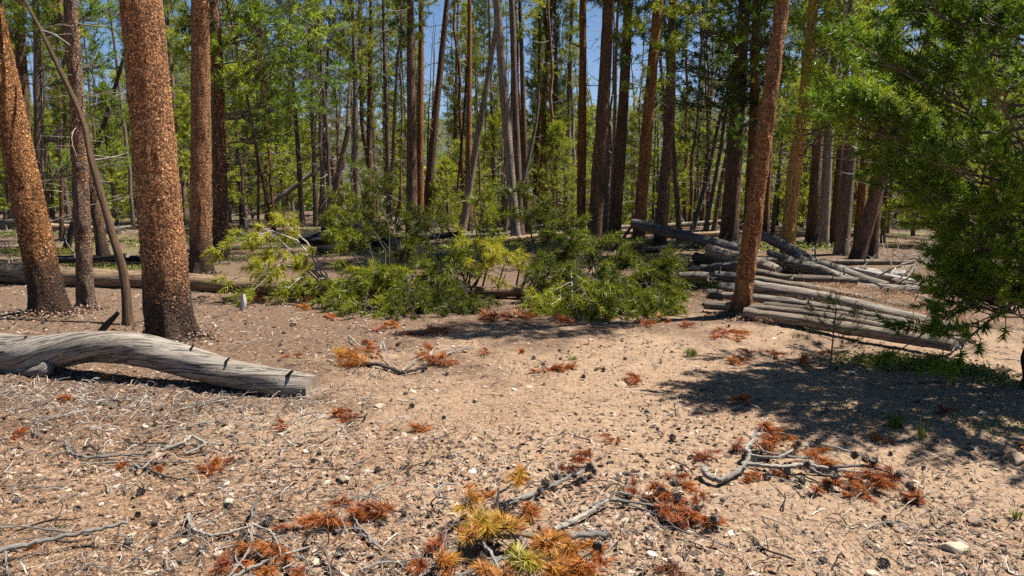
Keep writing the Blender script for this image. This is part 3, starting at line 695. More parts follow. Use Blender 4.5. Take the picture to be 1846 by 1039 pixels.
# ------------------------------------------------------------------ young pines and the wood behind
rng = rng_(5)
def young(px, Yd, H, label, k, tint=0):
    x = (px - CX) / F * Yd * 1.0; z = float(groundz(x, Yd))
    e = thing('young_pine', label, 'tree', (x, Yd, z), 'young green pines')
    ge = Geo(); Pz = np.linspace([0, 0, -.05], [0, 0, H * .95], 12); Pz[:, 0] += .03 * H * np.sin(np.linspace(0, 2, 12) + px)
    tube(ge, Pz, np.linspace(.022 * H ** .7 + .01, .006, 12), 8); obj('trunk', ge.build('trunk', M['bark_grey']), e)
    obj('crown', YOUNG[k % 4], e, (0, 0, H * .1), (0, 0, px), H * .9 / 4.0)
YG = [(1003, 24, 3.4, 'young bright green pine between the orange leaner and the straight orange pine'), (806, 24, 2.3, 'low green pine right of the twin pines'),
 (832, 27, 3.0, 'young pine behind the grey trunk leaning right'), (985, 30, 4.4, 'young pine behind the trunk with the green tuft'), (1140, 34, 5.2, 'young pine in the gap beyond the raised log tip'),
 (1176, 27, 5.0, 'dark dense young pine left of the pine with the dead branch'), (1245, 30, 4.6, 'young pine seen beyond the long dark log'), (1280, 38, 5.5, 'young pine beyond the slanting dark poles'),
 (455, 30, 3.6, 'young pine left of the yellow-green boughs, far back'),
 (95, 30, 4.4, 'young pine seen between the leaning pine and the slim pine'), (210, 27, 4.8, 'young pine behind the bent brown pole'), (245, 34, 6.2, 'taller young pine left of the thickest pine'), (130, 40, 6.4, 'young pine far back at the left between two trunks'),
 (335, 30, 5.0, 'young pine in the slot right of the thickest pine'), (20, 28, 5.0, 'young pine at the far left behind the leaning pine'), (435, 24, 5.0, 'young pine right of the paired dark orange pines'), (500, 38, 6.0, 'young pine beyond the yellow-green boughs'),
 (905, 30, 4.6, 'young pine just left of the pale leaner, far back'), (1072, 36, 6.0, 'young pine beyond the thickest mid pine'), (1400, 22, 4.6, 'young pine behind the golden-brown pine'), (1445, 25, 5.2, 'young pine left of the row behind the log poles'),
 (1535, 22, 4.4, 'young pine behind the sunlit-edged pine'), (1600, 19, 4.6, 'young pine behind the bleached branch tangle'), (1650, 22, 3.9, 'young pine behind the big right-hand tree, left side'), (1720, 18, 3.4, 'young pine behind the middle of the big right-hand tree'), (1830, 20, 4.2, 'young pine behind the right edge tree'),
 (760, 36, 5.4, 'young pine seen through the gap right of the twin pines'), (862, 38, 5.0, 'young pine beyond the dark orange mid-wood pine'), (540, 46, 6.5, 'young pine far back behind the slender poles')]
for j, (px, Yd, H, lab) in enumerate(YG): young(px, Yd, H, lab, j)

YF = []
while len(YF) < 11:
    Yd = rng.uniform(25, 46); px = rng.uniform(-60, 1900); YF.append((px, Yd, rng.uniform(3.5, 8)))
YF.sort(); LMY = None
# thinner pines filling the wood 28-60 m off
PROTO = {}
def thin_trunk(k):
    rng2 = rng_(300 + k); H = 13.0; P = np.linspace([0, 0, -.1], [0, 0, H], 20)
    P[:, 0] += np.cumsum(rng2.normal(0, .05, 20)); P[:, 1] += np.cumsum(rng2.normal(0, .05, 20)); P -= P[0] * [1, 1, 0]
    ge, _, _ = trunk_geo(P, .12 * (1 - .85 * np.linspace(0, 1, 20)), 8, .004, k, None, .2)
    return ge.build('trunk', M[['bark_grey', 'bark_brown', 'bark_pale', 'bark_orange'][k % 4]])
TH = [thin_trunk(k) for k in range(8)]
LM = [(-300, 'photo edge'), (60, 'leaning pine'), (150, 'slim pine'), (280, 'thickest pine'), (375, 'dark orange pair'), (487, 'dark-clump pine'), (568, 'dark log heap'), (648, 'scarred pine'), (750, 'twin pines'),
      (845, 'green-tufted pine'), (925, 'pale leaner'), (1005, 'tuft-crossed pine'), (1080, 'thickest mid pine'), (1165, 'raised log tip'), (1320, 'thick pile pine'), (1420, 'golden-brown pine'), (1520, 'sunlit-edged pine'), (1640, 'leaning dark pine'), (2400, 'right edge')]
FILL = []
n = 0
while n < 268:
    slim = n >= 215
    Yd = 27 + 33 * rng.random() ** .9; u = rng.uniform(-.74, .74)
    if slim: Yd = rng.uniform(20.5, 31); u = rng.choice([rng.uniform(-.66, -.44), rng.uniform(-.38, .27), rng.uniform(-.38, .27), rng.uniform(.38, .6)])
    x = u * Yd
    bare = rng.random() < .5; s = rng.uniform(.55, 1.05); z = float(groundz(x, Yd))
    e = thing('dead_tree' if bare else 'pine_tree', '', 'tree', (x, Yd, z), 'thin trees of the far wood')
    FILL.append((CX + F * x / Yd, bare, e))
    tl = rng.normal(0, .06 if bare else .03); rt = (rng.normal(0, .03), tl, rng.random() * 6.28); k = int(rng.integers(8))
    t_ = obj('trunk', TH[k], e, (0, 0, 0), rt, (s * (rng.uniform(.5, .85) if slim else rng.uniform(.7, 1.3)),) * 2 + (s,))
    if not bare:
        hb = rng.uniform(.6, .75) if slim else rng.uniform(.15, .52); mtx = Euler(rt).to_matrix(); c = mtx @ Vector((0, 0, 13 * s * hb))
        obj('crown', CROWN[int(rng.integers(6))], e, c, rt, (13 * s * (1 - hb)) / 9.0 * np.array([.75, .75, 1.0]))
    if bare or rng.random() < .3: obj('dead_twigs', SNAG[int(rng.integers(4))], e, (0, 0, .8), rt, (1, 1, 1.6 * s))['kind'] = 'stuff'
    n += 1
ORD = 'first second third fourth fifth sixth seventh eighth ninth tenth eleventh twelfth thirteenth fourteenth fifteenth sixteenth seventeenth eighteenth nineteenth twentieth'.split()
ORD += ['twenty-' + w_ for w_ in ORD[:9]] + ['thirtieth'] + ['thirty-' + w_ for w_ in ORD[:9]]
cnt_ = {}
for j, (px, Yd, H) in enumerate(YF):
    k = max(i for i, l in enumerate(LM) if l[0] <= px); c_ = cnt_[k] = cnt_.get(k, -1) + 1
    young(px, Yd, H, '%s bushy green pine from left, far gap between %s and %s' % (ORD[c_], LM[k][1], LM[k + 1][1]), j)
for px, bare, e in sorted(FILL, key=lambda t: t[0]):
    k = max(i for i, l in enumerate(LM) if l[0] <= px); c_ = cnt_[(k, bare)] = cnt_.get((k, bare), -1) + 1
    e['label'] = '%s thin %s from left, far gap between %s and %s' % (ORD[min(c_, 38)], 'snag' if bare else 'pine', LM[k][1], LM[k + 1][1])

# ------------------------------------------------------------------ far forest down the slope and on the opposite hill (one mass)
def far_forest():
    rng = rng_(9); V, F_, TT = [], [], []; n0 = 0
    def add(x, y, n_, H, R0):
        nonlocal n0
        m = len(x); z = groundz(x, y) - .3
        u = rng.random((m, n_)); zz = u * .92 + .06; az = rng.random((m, n_)) * 6.28
        rr = R0[:, None] * (1 - zz) ** .8 * rng.uniform(.5, 1.1, (m, n_))
        c = np.stack([x[:, None] + rr * np.cos(az), y[:, None] + rr * np.sin(az), z[:, None] + zz * H[:, None]], -1)
        s = (.30 * R0)[:, None, None, None] * rng.uniform(.6, 1.3, (m, n_, 1, 1))
        tri = c[:, :, None] + rng.normal(0, 1, (m, n_, 3, 3)) * s
        v = tri.reshape(-1, 3); V.append(v); F_.append(np.arange(len(v)).reshape(-1, 3) + n0); n0 += len(v)
        TT.append(np.repeat(np.clip(rng.normal(.4, .16, m)[:, None] + rng.normal(0, .1, (m, n_)), 0, 1).ravel(), 3))
        # a stem each
        top = np.stack([x, y, z + H], -1); a = np.stack([x - .1, y, z], -1); b = np.stack([x + .1, y, z], -1)
        v = np.stack([a, b, top], 1).reshape(-1, 3); V.append(v); F_.append(np.arange(len(v)).reshape(-1, 3) + n0); n0 += len(v); TT.append(np.zeros(len(v)))
    m = 600; y = 62 + 130 * rng.random(m); x = rng.uniform(-.85, .85, m) * y; add(x, y, 150, rng.uniform(6, 12, m), rng.uniform(1.1, 1.9, m))
    m = 1500; y = 190 + 420 * rng.random(m); x = rng.uniform(-.85, .85, m) * y; add(x, y, 40, rng.uniform(8, 14, m), rng.uniform(1.6, 2.8, m))
    m = 9000; y = 600 + 1500 * rng.random(m); x = rng.uniform(-.85, .85, m) * y; add(x, y, 12, rng.uniform(9, 16, m), rng.uniform(2.2, 4.0, m))
    return mesh('forest', np.concatenate(V), [np.concatenate(F_)], M['needle'], smooth=False, attrs={'tint': np.concatenate(TT)})
fo = obj('forest', far_forest()); tag(fo, 'distant conifer forest covering the slope and hillside beyond the trunks', 'forest', kind='stuff')

# ------------------------------------------------------------------ logs
def log(label, pts, wood='grey_wood', end='cut_end_grey', twist=0.0, seed=0, group=None, seg=24, rough=.006, lump=.05, jag=0.0, n=None, name='log', rscale=8, cat='log', stubs=0):
    """pts: (px, py, Y, width px) along the log's axis"""
    Q = np.array([np.append(at(x, y, Yd), w_ * .5 / F * Yd) for x, y, Yd, w_ in pts]); o = Q[len(Q) // 2, :3].copy()
    S_ = spline(Q, n or 14 * len(pts)); ge = Geo()
    tube(ge, S_[:, :3] - o, S_[:, 3], seg, 0, 1, rough, rscale, twist, seed + .37, lump, jag)
    lo = tag(obj(name, ge.build(name, [M[wood], M[end]]), loc=o), label, cat, group); rg = rng_(int(seed * 10) + 5)
    for _ in range(stubs):
        i_ = int(rg.integers(2, len(S_) - 2)); dd = nrm(rg.normal(0, 1, 3) + [0, -.3, .7]); r_ = S_[i_, 3]; b_ = S_[i_, :3] - o
        g2 = Geo(); tube(g2, spline([b_ + dd * r_ * .6, b_ + dd * r_ * 1.2, b_ + dd * (r_ * 1.2 + rg.uniform(.03, .12)) + rg.normal(0, .02, 3)], 6), np.linspace(r_ * .22, r_ * .1, 6), 7, 0, 0); obj('branch_stub', g2.build('branch_stub', M[wood]), lo)
    return lo, o

# the curved grey log in front
lg, o = log('long curved weathered grey log with a sawn end, lying in front of the thickest pine',
    [(-150, 628, 6.35, 66), (-60, 628, 6.25, 68), (0, 632, 6.15, 68), (60, 640, 6.05, 74), (110, 632, 6.0, 64), (170, 626, 5.92, 58), (250, 631, 5.82, 57), (330, 650, 5.72, 57), (420, 675, 5.58, 55), (500, 690, 5.46, 53), (566, 701, 5.36, 50)],
    'grey_wood', 'cut_end', twist=1.5, seed=3, seg=72, rough=.004, lump=.10, n=170)
ge = Geo(); Q = np.array([np.append(at(x, y, Yd) - o, r_) for x, y, Yd, r_ in [(84, 652, 5.92, .055), (78, 668, 5.86, .06), (40, 671, 5.95, .06), (-30, 668, 6.1, .055), (-120, 662, 6.2, .05)]])
S_ = spline(Q, 30); tube(ge, S_[:, :3], S_[:, 3], 20, 0, 1, .005, 8, 1.0, 4.4, .06); obj('limb', ge.build('limb', [M['grey_wood'], M['cut_end_grey']]), lg)
for k, (a, b, r_) in enumerate([((405, 655, 5.55), (414, 645, 5.5), .010), ((520, 676, 5.36), (528, 668, 5.33), .012), ((345, 628, 5.66), (349, 622, 5.65), .008), ((170, 604, 5.9), (172, 598, 5.9), .009), ((45, 614, 6.0), (47, 606, 6.0), .014)]):
    ge = Geo(); A_ = at(*a) - o; B_ = at(*b) - o; tube(ge, spline([A_ - (B_ - A_) * .8, B_], 4), [r_ * 1.4, r_ * 1.2, r_, r_ * .7], 8, 0, 0); obj('branch_stub', ge.build('branch_stub', M['branch_dark']), lg)

# the toppled pine across the middle
tr = [(-80, 488, 11.9, 40), (0, 491, 11.6, 38), (150, 503, 11.1, 36), (330, 512, 10.8, 33), (440, 517, 10.6, 31), (560, 520, 10.5, 29), (650, 522, 10.4, 27), (800, 527, 10.3, 23), (920, 526, 10.2, 20), (1050, 520, 10.1, 15), (1130, 514, 10.05, 11), (1195, 505, 10.0, 7)]
Q = np.array([np.append(at(x, y, Yd), w_ * .5 / F * Yd) for x, y, Yd, w_ in tr]); Q[:, 2] = np.maximum(Q[:, 2], groundz(Q[:, 0], Q[:, 1]) + Q[:, 3] * .8)
S_ = spline(Q, 170); fo_ = S_[60, :3].copy(); fo_[2] = float(groundz(fo_[0], fo_[1]))
ft = thing('fallen_pine', 'toppled pine lying across the clearing with drooping yellow-green boughs', 'fallen tree', fo_)
ge = Geo(); tube(ge, S_[:, :3] - fo_, S_[:, 3], 26, 0, 1, .006, 7, .2, 2.2, .04); obj('trunk', ge.build('trunk', [M['pine_log'], M['cut_end']]), ft)
def tp(px): 
    i_ = np.argmin(np.abs(CX + F * S_[:, 0] / S_[:, 1] * 1.0 - px)); return S_[i_, :3]
FB = [ # start px on the trunk, tip px, tip depth, arch, tint with sun and shade painted in
 (590, 398, 452, 10.0, .30, .74), (585, 420, 505, 9.6, .28, .78), (600, 432, 545, 9.3, .30, .72), (590, 455, 428, 9.9, .22, .72), (600, 515, 405, 10.2, .12, .70), (600, 520, 520, 9.5, .2, .70), (590, 470, 480, 9.8, .25, .76),
 (690, 640, 305, 10.6, .05, .44), (680, 612, 372, 10.4, .08, .50), (700, 680, 330, 10.8, .04, .40), (700, 720, 395, 10.7, .05, .38), (670, 610, 430, 10.2, .12, .52), (690, 650, 400, 10.5, .05, .46), (705, 735, 440, 10.4, .05, .36),
 (690, 630, 560, 9.0, .16, .60), (700, 680, 578, 8.6, .15, .55), (710, 725, 552, 8.9, .16, .66), (720, 690, 500, 9.4, .12, .64), (730, 745, 590, 8.5, .16, .48), (740, 790, 545, 9.0, .14, .56), (760, 828, 566, 8.9, .14, .42), (760, 800, 470, 9.8, .08, .44),
 (800, 780, 400, 10.5, .04, .36), (840, 870, 345, 10.4, .05, .54), (840, 905, 455, 9.6, .12, .78), (830, 850, 440, 9.9, .08, .68), (850, 890, 395, 10.2, .05, .46), (870, 930, 340, 10.6, .04, .38),
 (930, 960, 380, 10.5, .04, .36), (940, 1000, 400, 10.4, .05, .40), (950, 985, 460, 10.0, .08, .36), (980, 1030, 430, 10.2, .06, .42),
 (990, 1010, 545, 8.9, .14, .62), (1010, 1040, 575, 8.5, .16, .66), (1020, 1075, 590, 8.4, .15, .50), (1040, 1090, 520, 9.2, .12, .44), (1050, 1075, 445, 10.2, .06, .40), (1080, 1120, 460, 10.1, .06, .42), (1080, 1130, 585, 8.5, .14, .46), (1100, 1165, 560, 8.8, .12, .44), (1120, 1170, 490, 9.8, .06, .42), (1130, 1195, 472, 9.9, .05, .44), (1140, 1195, 540, 9.2, .08, .52), (1090, 1060, 500, 9.4, .1, .4), (1000, 1000, 500, 9.4, .1, .38), (1150, 1185, 575, 8.7, .1, .58)]
rj = rng_(31)
FB += [(sx + rj.uniform(-15, 15), ex + rj.uniform(-26, 26), ey + rj.uniform(-14, 10), ed + rj.uniform(-.1, .5), arch, tn - .05) for sx, ex, ey, ed, arch, tn in FB if ey > 485 and ex > 560]
for k, (sx, ex, ey, ed, arch, tn) in enumerate(FB):
    end = at(ex, ey, ed); end[2] = max(end[2], float(groundz(end[0], end[1])) + .05)
    bough_part(ft, fo_, 900 + k, [(tp(sx), end, arch, .55 if ex < 560 else (.72 if ey < 400 else .95))], 84, .0105, .115, .2, M['needle_fallen'], M['branch_dark' if tn < .6 else 'branch_grey'], tn + (.16 if tn > .6 else -.02), 12, .42, .016, (1., .5), lift=-.18, jit=.05, t0=.3, droop=.55)  # sun-facing boughs painted lighter, shaded ones darker
rng = rng_(41)
for k in range(26):       # bare snapped branches along the trunk
    i_ = int(rng.integers(62, 150)); b = S_[i_, :3] - fo_; d = nrm(np.array([rng.normal(0, .5), rng.normal(0, .6), rng.uniform(.2, 1.2)])); l = rng.uniform(.2, .75); s_ = np.linspace(0, 1, 8)[:, None]
    ge = Geo(); tube(ge, b + d * l * s_ + np.array([rng.normal(0, .2), rng.normal(0, .2), rng.uniform(-.2, .2)]) * l * s_ ** 2, np.linspace(.014, .005, 8), 6); obj('bare_branch', ge.build('bare_branch', M['branch_dark' if k % 3 else 'branch_grey']), ft)

# the pile of weathered logs on the right
G = 'weathered logs in the pile on the right'
PILE = [
 ('lowest front log of the pile, split and splintered along its face', [(1345, 566, 9.05, 20), (1450, 580, 8.45, 23), (1560, 598, 7.85, 25), (1655, 612, 7.4, 25), (1722, 624, 7.1, 24)], 'tan_wood', .5),
 ('long slim front log running from left of the pole pine behind the sapling', [(1272, 550, 9.5, 15), (1345, 556, 9.15, 17), (1460, 568, 8.75, 17), (1580, 588, 8.2, 18), (1740, 618, 7.5, 17)], 'tan_wood', .5),
 ('thin grey log just above the long slim front log, right of the pole pine', [(1378, 549, 9.3, 12), (1480, 562, 8.95, 14), (1600, 583, 8.4, 14), (1690, 600, 8.0, 12)], 'tan_wood', .6),
 ('grey log with a broken left end beside the pole pine', [(1300, 533, 9.9, 14), (1385, 541, 9.55, 17), (1500, 558, 9.1, 17), (1600, 577, 8.7, 16), (1700, 596, 8.3, 13)], 'grey_wood', .8),
 ('thickest long grey log across the middle of the pile', [(1350, 515, 10.1, 25), (1440, 531, 9.75, 25), (1540, 550, 9.3, 24), (1640, 575, 8.9, 24), (1735, 598, 8.5, 22)], 'grey_wood', .9),
 ('thin pole lying along the top of the thickest long grey log', [(1352, 502, 10.6, 13), (1450, 517, 10.2, 14), (1560, 540, 9.8, 14), (1660, 560, 9.4, 13)], 'tan_wood', .5),
 ('slim pole behind the needle-covered top of the pile', [(1550, 538, 10.2, 11), (1640, 549, 9.9, 12), (1700, 560, 9.6, 11)], 'tan_wood', .4),
 ('short flat-sawn log with a dark gap beneath it', [(1400, 500, 11.2, 11), (1470, 503, 10.95, 13), (1547, 507, 10.7, 15)], 'tan_wood', .2),
 ('short thick spiral-grained log with both ends sawn', [(1546, 521, 10.6, 20), (1600, 524, 10.45, 23), (1655, 527, 10.3, 25)], 'grey_wood', 3.2),
 ('pale spiral-grained log running down from behind the golden-brown pine', [(1420, 473, 11.9, 24), (1460, 485, 11.6, 26), (1505, 499, 11.2, 22), (1540, 508, 11.0, 16)], 'grey_wood', 3.0),
 ('upper sloping pole resting behind the golden-brown pine', [(1336, 408, 12.9, 13), (1400, 437, 12.5, 19), (1440, 458, 12.2, 20), (1476, 480, 11.9, 19)], 'grey_wood', .8),
 ('twisted grey pole continuing down to the right from the upper sloping pole', [(1472, 476, 11.8, 21), (1530, 495, 11.5, 22), (1565, 508, 11.3, 20), (1600, 516, 11.1, 16)], 'grey_wood', 3.0),
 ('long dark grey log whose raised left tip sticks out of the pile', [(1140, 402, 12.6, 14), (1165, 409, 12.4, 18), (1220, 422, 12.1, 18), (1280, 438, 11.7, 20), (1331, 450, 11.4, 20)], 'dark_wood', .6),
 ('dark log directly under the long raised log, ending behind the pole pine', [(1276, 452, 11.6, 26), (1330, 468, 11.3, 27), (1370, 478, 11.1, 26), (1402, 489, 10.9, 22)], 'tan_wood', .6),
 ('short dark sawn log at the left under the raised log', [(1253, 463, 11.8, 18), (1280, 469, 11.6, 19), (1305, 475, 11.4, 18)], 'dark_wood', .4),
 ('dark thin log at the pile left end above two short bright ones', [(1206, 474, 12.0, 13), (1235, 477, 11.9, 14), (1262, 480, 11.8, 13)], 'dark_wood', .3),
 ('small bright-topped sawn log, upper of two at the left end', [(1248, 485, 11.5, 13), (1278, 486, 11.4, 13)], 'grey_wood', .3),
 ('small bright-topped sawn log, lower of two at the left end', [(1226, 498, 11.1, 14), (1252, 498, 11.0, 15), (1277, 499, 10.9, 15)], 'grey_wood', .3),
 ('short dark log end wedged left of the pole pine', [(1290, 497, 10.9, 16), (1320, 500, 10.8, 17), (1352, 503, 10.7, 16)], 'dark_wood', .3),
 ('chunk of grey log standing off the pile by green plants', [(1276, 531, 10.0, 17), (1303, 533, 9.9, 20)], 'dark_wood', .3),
 ('bleached knotty log at the back of the pile', [(1520, 489, 12.4, 12), (1560, 493, 12.3, 18), (1600, 497, 12.2, 19), (1634, 497, 12.1, 19)], 'branch_pale', .5),
 ('grey log ending in the bleached branch tangle', [(1600, 504, 11.7, 12), (1650, 518, 11.2, 15), (1692, 522, 11.0, 14)], 'grey_wood', .5),
 ('short grey log poking down below the spiral-grained one', [(1652, 537, 10.2, 15), (1690, 550, 9.9, 14)], 'grey_wood', 1.0),
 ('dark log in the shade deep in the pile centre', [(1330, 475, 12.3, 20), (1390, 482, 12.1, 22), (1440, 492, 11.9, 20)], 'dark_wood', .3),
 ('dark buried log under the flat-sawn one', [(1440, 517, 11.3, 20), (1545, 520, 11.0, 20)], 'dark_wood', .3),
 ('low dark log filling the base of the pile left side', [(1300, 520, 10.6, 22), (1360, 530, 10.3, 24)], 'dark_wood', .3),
 ('grey pole crossing behind the pole pine towards the flat-sawn log', [(1286, 482, 11.4, 13), (1350, 490, 11.0, 15), (1425, 503, 10.5, 14)], 'tan_wood', .5),
 ('weathered pole lying between the upper sloping pole and the pale spiral log', [(1385, 455, 12.3, 12), (1450, 478, 11.9, 14), (1540, 507, 11.3, 14)], 'tan_wood', .5),
 ('slim pole slanting steeply across the pile right of the golden-brown pine', [(1436, 462, 12.0, 10), (1520, 503, 11.0, 12), (1612, 545, 10.2, 11)], 'grey_wood', .7),
 ('half-buried tan pole in the needle drift', [(1400, 520, 10.6, 12), (1500, 532, 10.2, 14), (1590, 550, 9.8, 13)], 'tan_wood', .4),
 ('grey pole fanning out to the right below the short thick spiral log', [(1570, 530, 10.3, 13), (1650, 556, 9.7, 15), (1730, 585, 9.2, 12)], 'grey_wood', .9),
 ('lowest right pole with its end under the big right tree', [(1620, 580, 8.6, 13), (1690, 598, 8.2, 14), (1755, 618, 7.8, 12)], 'tan_wood', .6),
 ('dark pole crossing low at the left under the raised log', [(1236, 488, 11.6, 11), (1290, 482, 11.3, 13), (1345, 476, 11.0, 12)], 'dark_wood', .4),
 ('thin bleached pole lying across the top near the bleached knotty log', [(1500, 478, 12.2, 7), (1570, 492, 11.8, 9), (1650, 508, 11.4, 7)], 'branch_pale', .5),
]
for k, (lab, pts, wd, tw) in enumerate(PILE): log(lab, [(x, y, Yd * .93, w_) for x, y, Yd, w_ in pts], wd, 'cut_end_grey', tw, k * 1.3, G, 18, .009, .12, .03, stubs=k % 4)

# other lying logs
log('silvery log at the far left behind the leaning pine', [(-40, 400, 24, 11), (60, 402, 23.5, 12), (150, 404, 23, 10)], 'grey_wood', seed=50)
log('tan log behind the slim pine, crossing the dark leaning trunk', [(70, 408, 22, 12), (150, 412, 21.6, 13), (215, 418, 21, 11)], 'pine_log', seed=51)
log('low dark log between the slim pine and the thickest pine', [(95, 466, 15.6, 10), (190, 467, 15.5, 11), (268, 466, 15.4, 12)], 'black_wood', seed=52)
log('pale log on the ground behind the trunks by the raised log tip', [(1095, 452, 17.5, 7), (1150, 443, 18.5, 8), (1240, 439, 19, 8)], 'tan_wood', seed=53)
log('long dead pole slanting up to the right beyond the yellow-green boughs', [(455, 386, 27, 10), (520, 345, 27.5, 9), (600, 282, 28, 7)], 'grey_wood', seed=54, seg=10)
log('shorter dead pole slanting up right, left of the dark-clump pine', [(412, 366, 26, 8), (450, 340, 26.3, 8), (495, 305, 26.6, 6)], 'grey_wood', seed=55, seg=10)
log('bare grey pole slanting right beside the scarred pine', [(583, 418, 19.6, 12), (605, 330, 19.7, 10), (630, 228, 19.8, 9)], 'bark_grey', seed=56, seg=10)
log('thin bleached pole slanting up among the mid trunks', [(938, 352, 19, 7), (952, 290, 19.1, 7), (968, 215, 19.2, 5), (972, 150, 19.3, 3)], 'grey_wood', seed=57, seg=8)
log('thin black pole leaning beside the dark orange mid pine', [(824, 345, 21, 3), (834, 240, 21, 4), (842, 120, 21, 3)], 'black_wood', seed=58, seg=8)
log('dark thin brace propping the raised log tip', [(1118, 441, 13.2, 5), (1130, 420, 12.9, 5), (1141, 405, 12.7, 4)], 'black_wood', seed=59, seg=8)
log('short dark stick standing tilted behind the curved grey log', [(182, 598, 7.0, 12), (198, 580, 7.0, 11), (213, 564, 7.0, 8)], 'branch_dark', seed=60, seg=10)
HP = [((545, 432), (610, 428), 18), ((585, 418), (640, 420), 20), ((560, 437), (625, 437), 16), ((600, 408), (650, 412), 16), ((615, 432), (668, 436), 22), ((655, 425), (712, 440), 26), ((640, 412), (700, 428), 22), ((668, 408), (705, 420), 16)]
HL = ['lowest left shade-dark log of the dark heap', 'thick shade-dark log in the middle of the dark heap', 'front shade-dark log of the dark heap with a pale end', 'top shade-dark log of the dark heap', 'shade-dark log at the heap centre behind the fallen crown', 'rightmost thick shade-dark log of the dark heap', 'shade-dark log sloping down across the right of the heap', 'small shade-dark log on top at the right of the heap']
for k, ((a, b, w_), lab) in enumerate(zip(HP, HL)): log(lab, [(*a, 17.6 - k * .12, w_), ((a[0] + b[0]) / 2, (a[1] + b[1]) / 2 - 1, 17.4 - k * .12, w_), (*b, 17.2 - k * .12, w_ * .9)], 'black_wood', 'cut_end_grey' if k % 2 else 'black_wood', seed=70 + k, group='shade-dark logs in the dark heap', lump=.15)  # heap logs painted near black for the shade they lie in
log('upright pale splinter of wood under the yellow-green boughs', [(437, 560, 8.8, 11), (439, 545, 8.8, 11), (438, 531, 8.8, 8)], 'splinter', 'splinter', seed=80, seg=4, name='wood_splinter', cat='splinter', jag=.02)

rng = rng_(61); DF = []
for k in range(34):
    Yd = rng.uniform(13.5, 36); px = rng.uniform(-40, 1500); DF.append((px, Yd, rng.uniform(1.5, 5), rng.normal(0, .45), rng.uniform(.05, .11), int(rng.integers(5))))
DF.sort(); cdf = {}
for px, Yd, ln_, an, r_, wi in DF:
    x = (px - CX) / F * Yd; t_ = np.linspace(-.5, .5, 12)[:, None]; d_ = np.array([math.cos(an), math.sin(an), 0]); P = np.array([x, Yd, 0]) + d_ * ln_ * t_; P[:, 2] = groundz(P[:, 0], P[:, 1]) + r_ * .75 + np.abs(rng.normal(0, .12)) * (t_[:, 0] + .5)
    P[:, 1] += .08 * np.sin(t_[:, 0] * 5 + px); o = P[6].copy(); ge = Geo(); tube(ge, P - o, np.linspace(r_, r_ * .6, 12), 12, 0, 1, .008, 8, .6, px, .1, .03)
    k = max(i for i, l in enumerate(LM) if l[0] <= px); c_ = cdf[k] = cdf.get(k, -1) + 1
    lo = tag(obj('log', ge.build('log', [M[['grey_wood', 'tan_wood', 'dark_wood', 'black_wood', 'pine_log'][wi]], M['cut_end_grey']]), loc=o), '%s deadfall log from left, on the floor between %s and %s' % (ORD[c_], LM[k][1], LM[k + 1][1]), 'log', 'deadfall logs on the floor of the wood')
    for _ in range(3):
        i_ = int(rng.integers(1, 11)); dd = nrm(rng.normal(0, 1, 3) + [0, 0, .9]); g2 = Geo(); b_ = P[i_] - o; tube(g2, b_ + dd * np.linspace(0, rng.uniform(.2, .8), 6)[:, None] + rng.normal(0, .02, (6, 3)), np.linspace(.02, .006, 6), 5); obj('bare_branch', g2.build('bare_branch', M['branch_grey' if wi % 2 else 'branch_dark']), lo)
n = 7000; Yd = rng.uniform(12.5, 42, n); x = rng.uniform(-.76, .62, n) * Yd; keep = vnoise(x / 2.2, Yd / 2.2, 31.) + .35 * vnoise(x / .7, Yd / .7, 3.) > .12; x, Yd = x[keep], Yd[keep]; n = len(x)
l = rng.uniform(.15, .8, n); d_ = nrm(rng.normal(0, 1, (n, 3)) * [1, 1, .5] + [0, 0, .35]); s5 = np.linspace(0, 1, 5)[None, :, None]; b0 = np.stack([x, Yd, groundz(x, Yd)], -1)
P = b0[:, None] + d_[:, None] * l[:, None, None] * s5 + rng.normal(0, .12, (n, 1, 3)) * l[:, None, None] * s5 ** 2; P[..., 2] = np.maximum(P[..., 2], b0[:, None, 2] + .01)
V, f = tubes(P, rng.uniform(.004, .011, n)[:, None] * np.linspace(1, .4, 5), 3); o_ = obj('undergrowth', mesh('undergrowth', V, [f], M['sticks'])); tag(o_, 'grey dead brush and fallen twigs littering the floor of the wood', 'brush', kind='stuff')

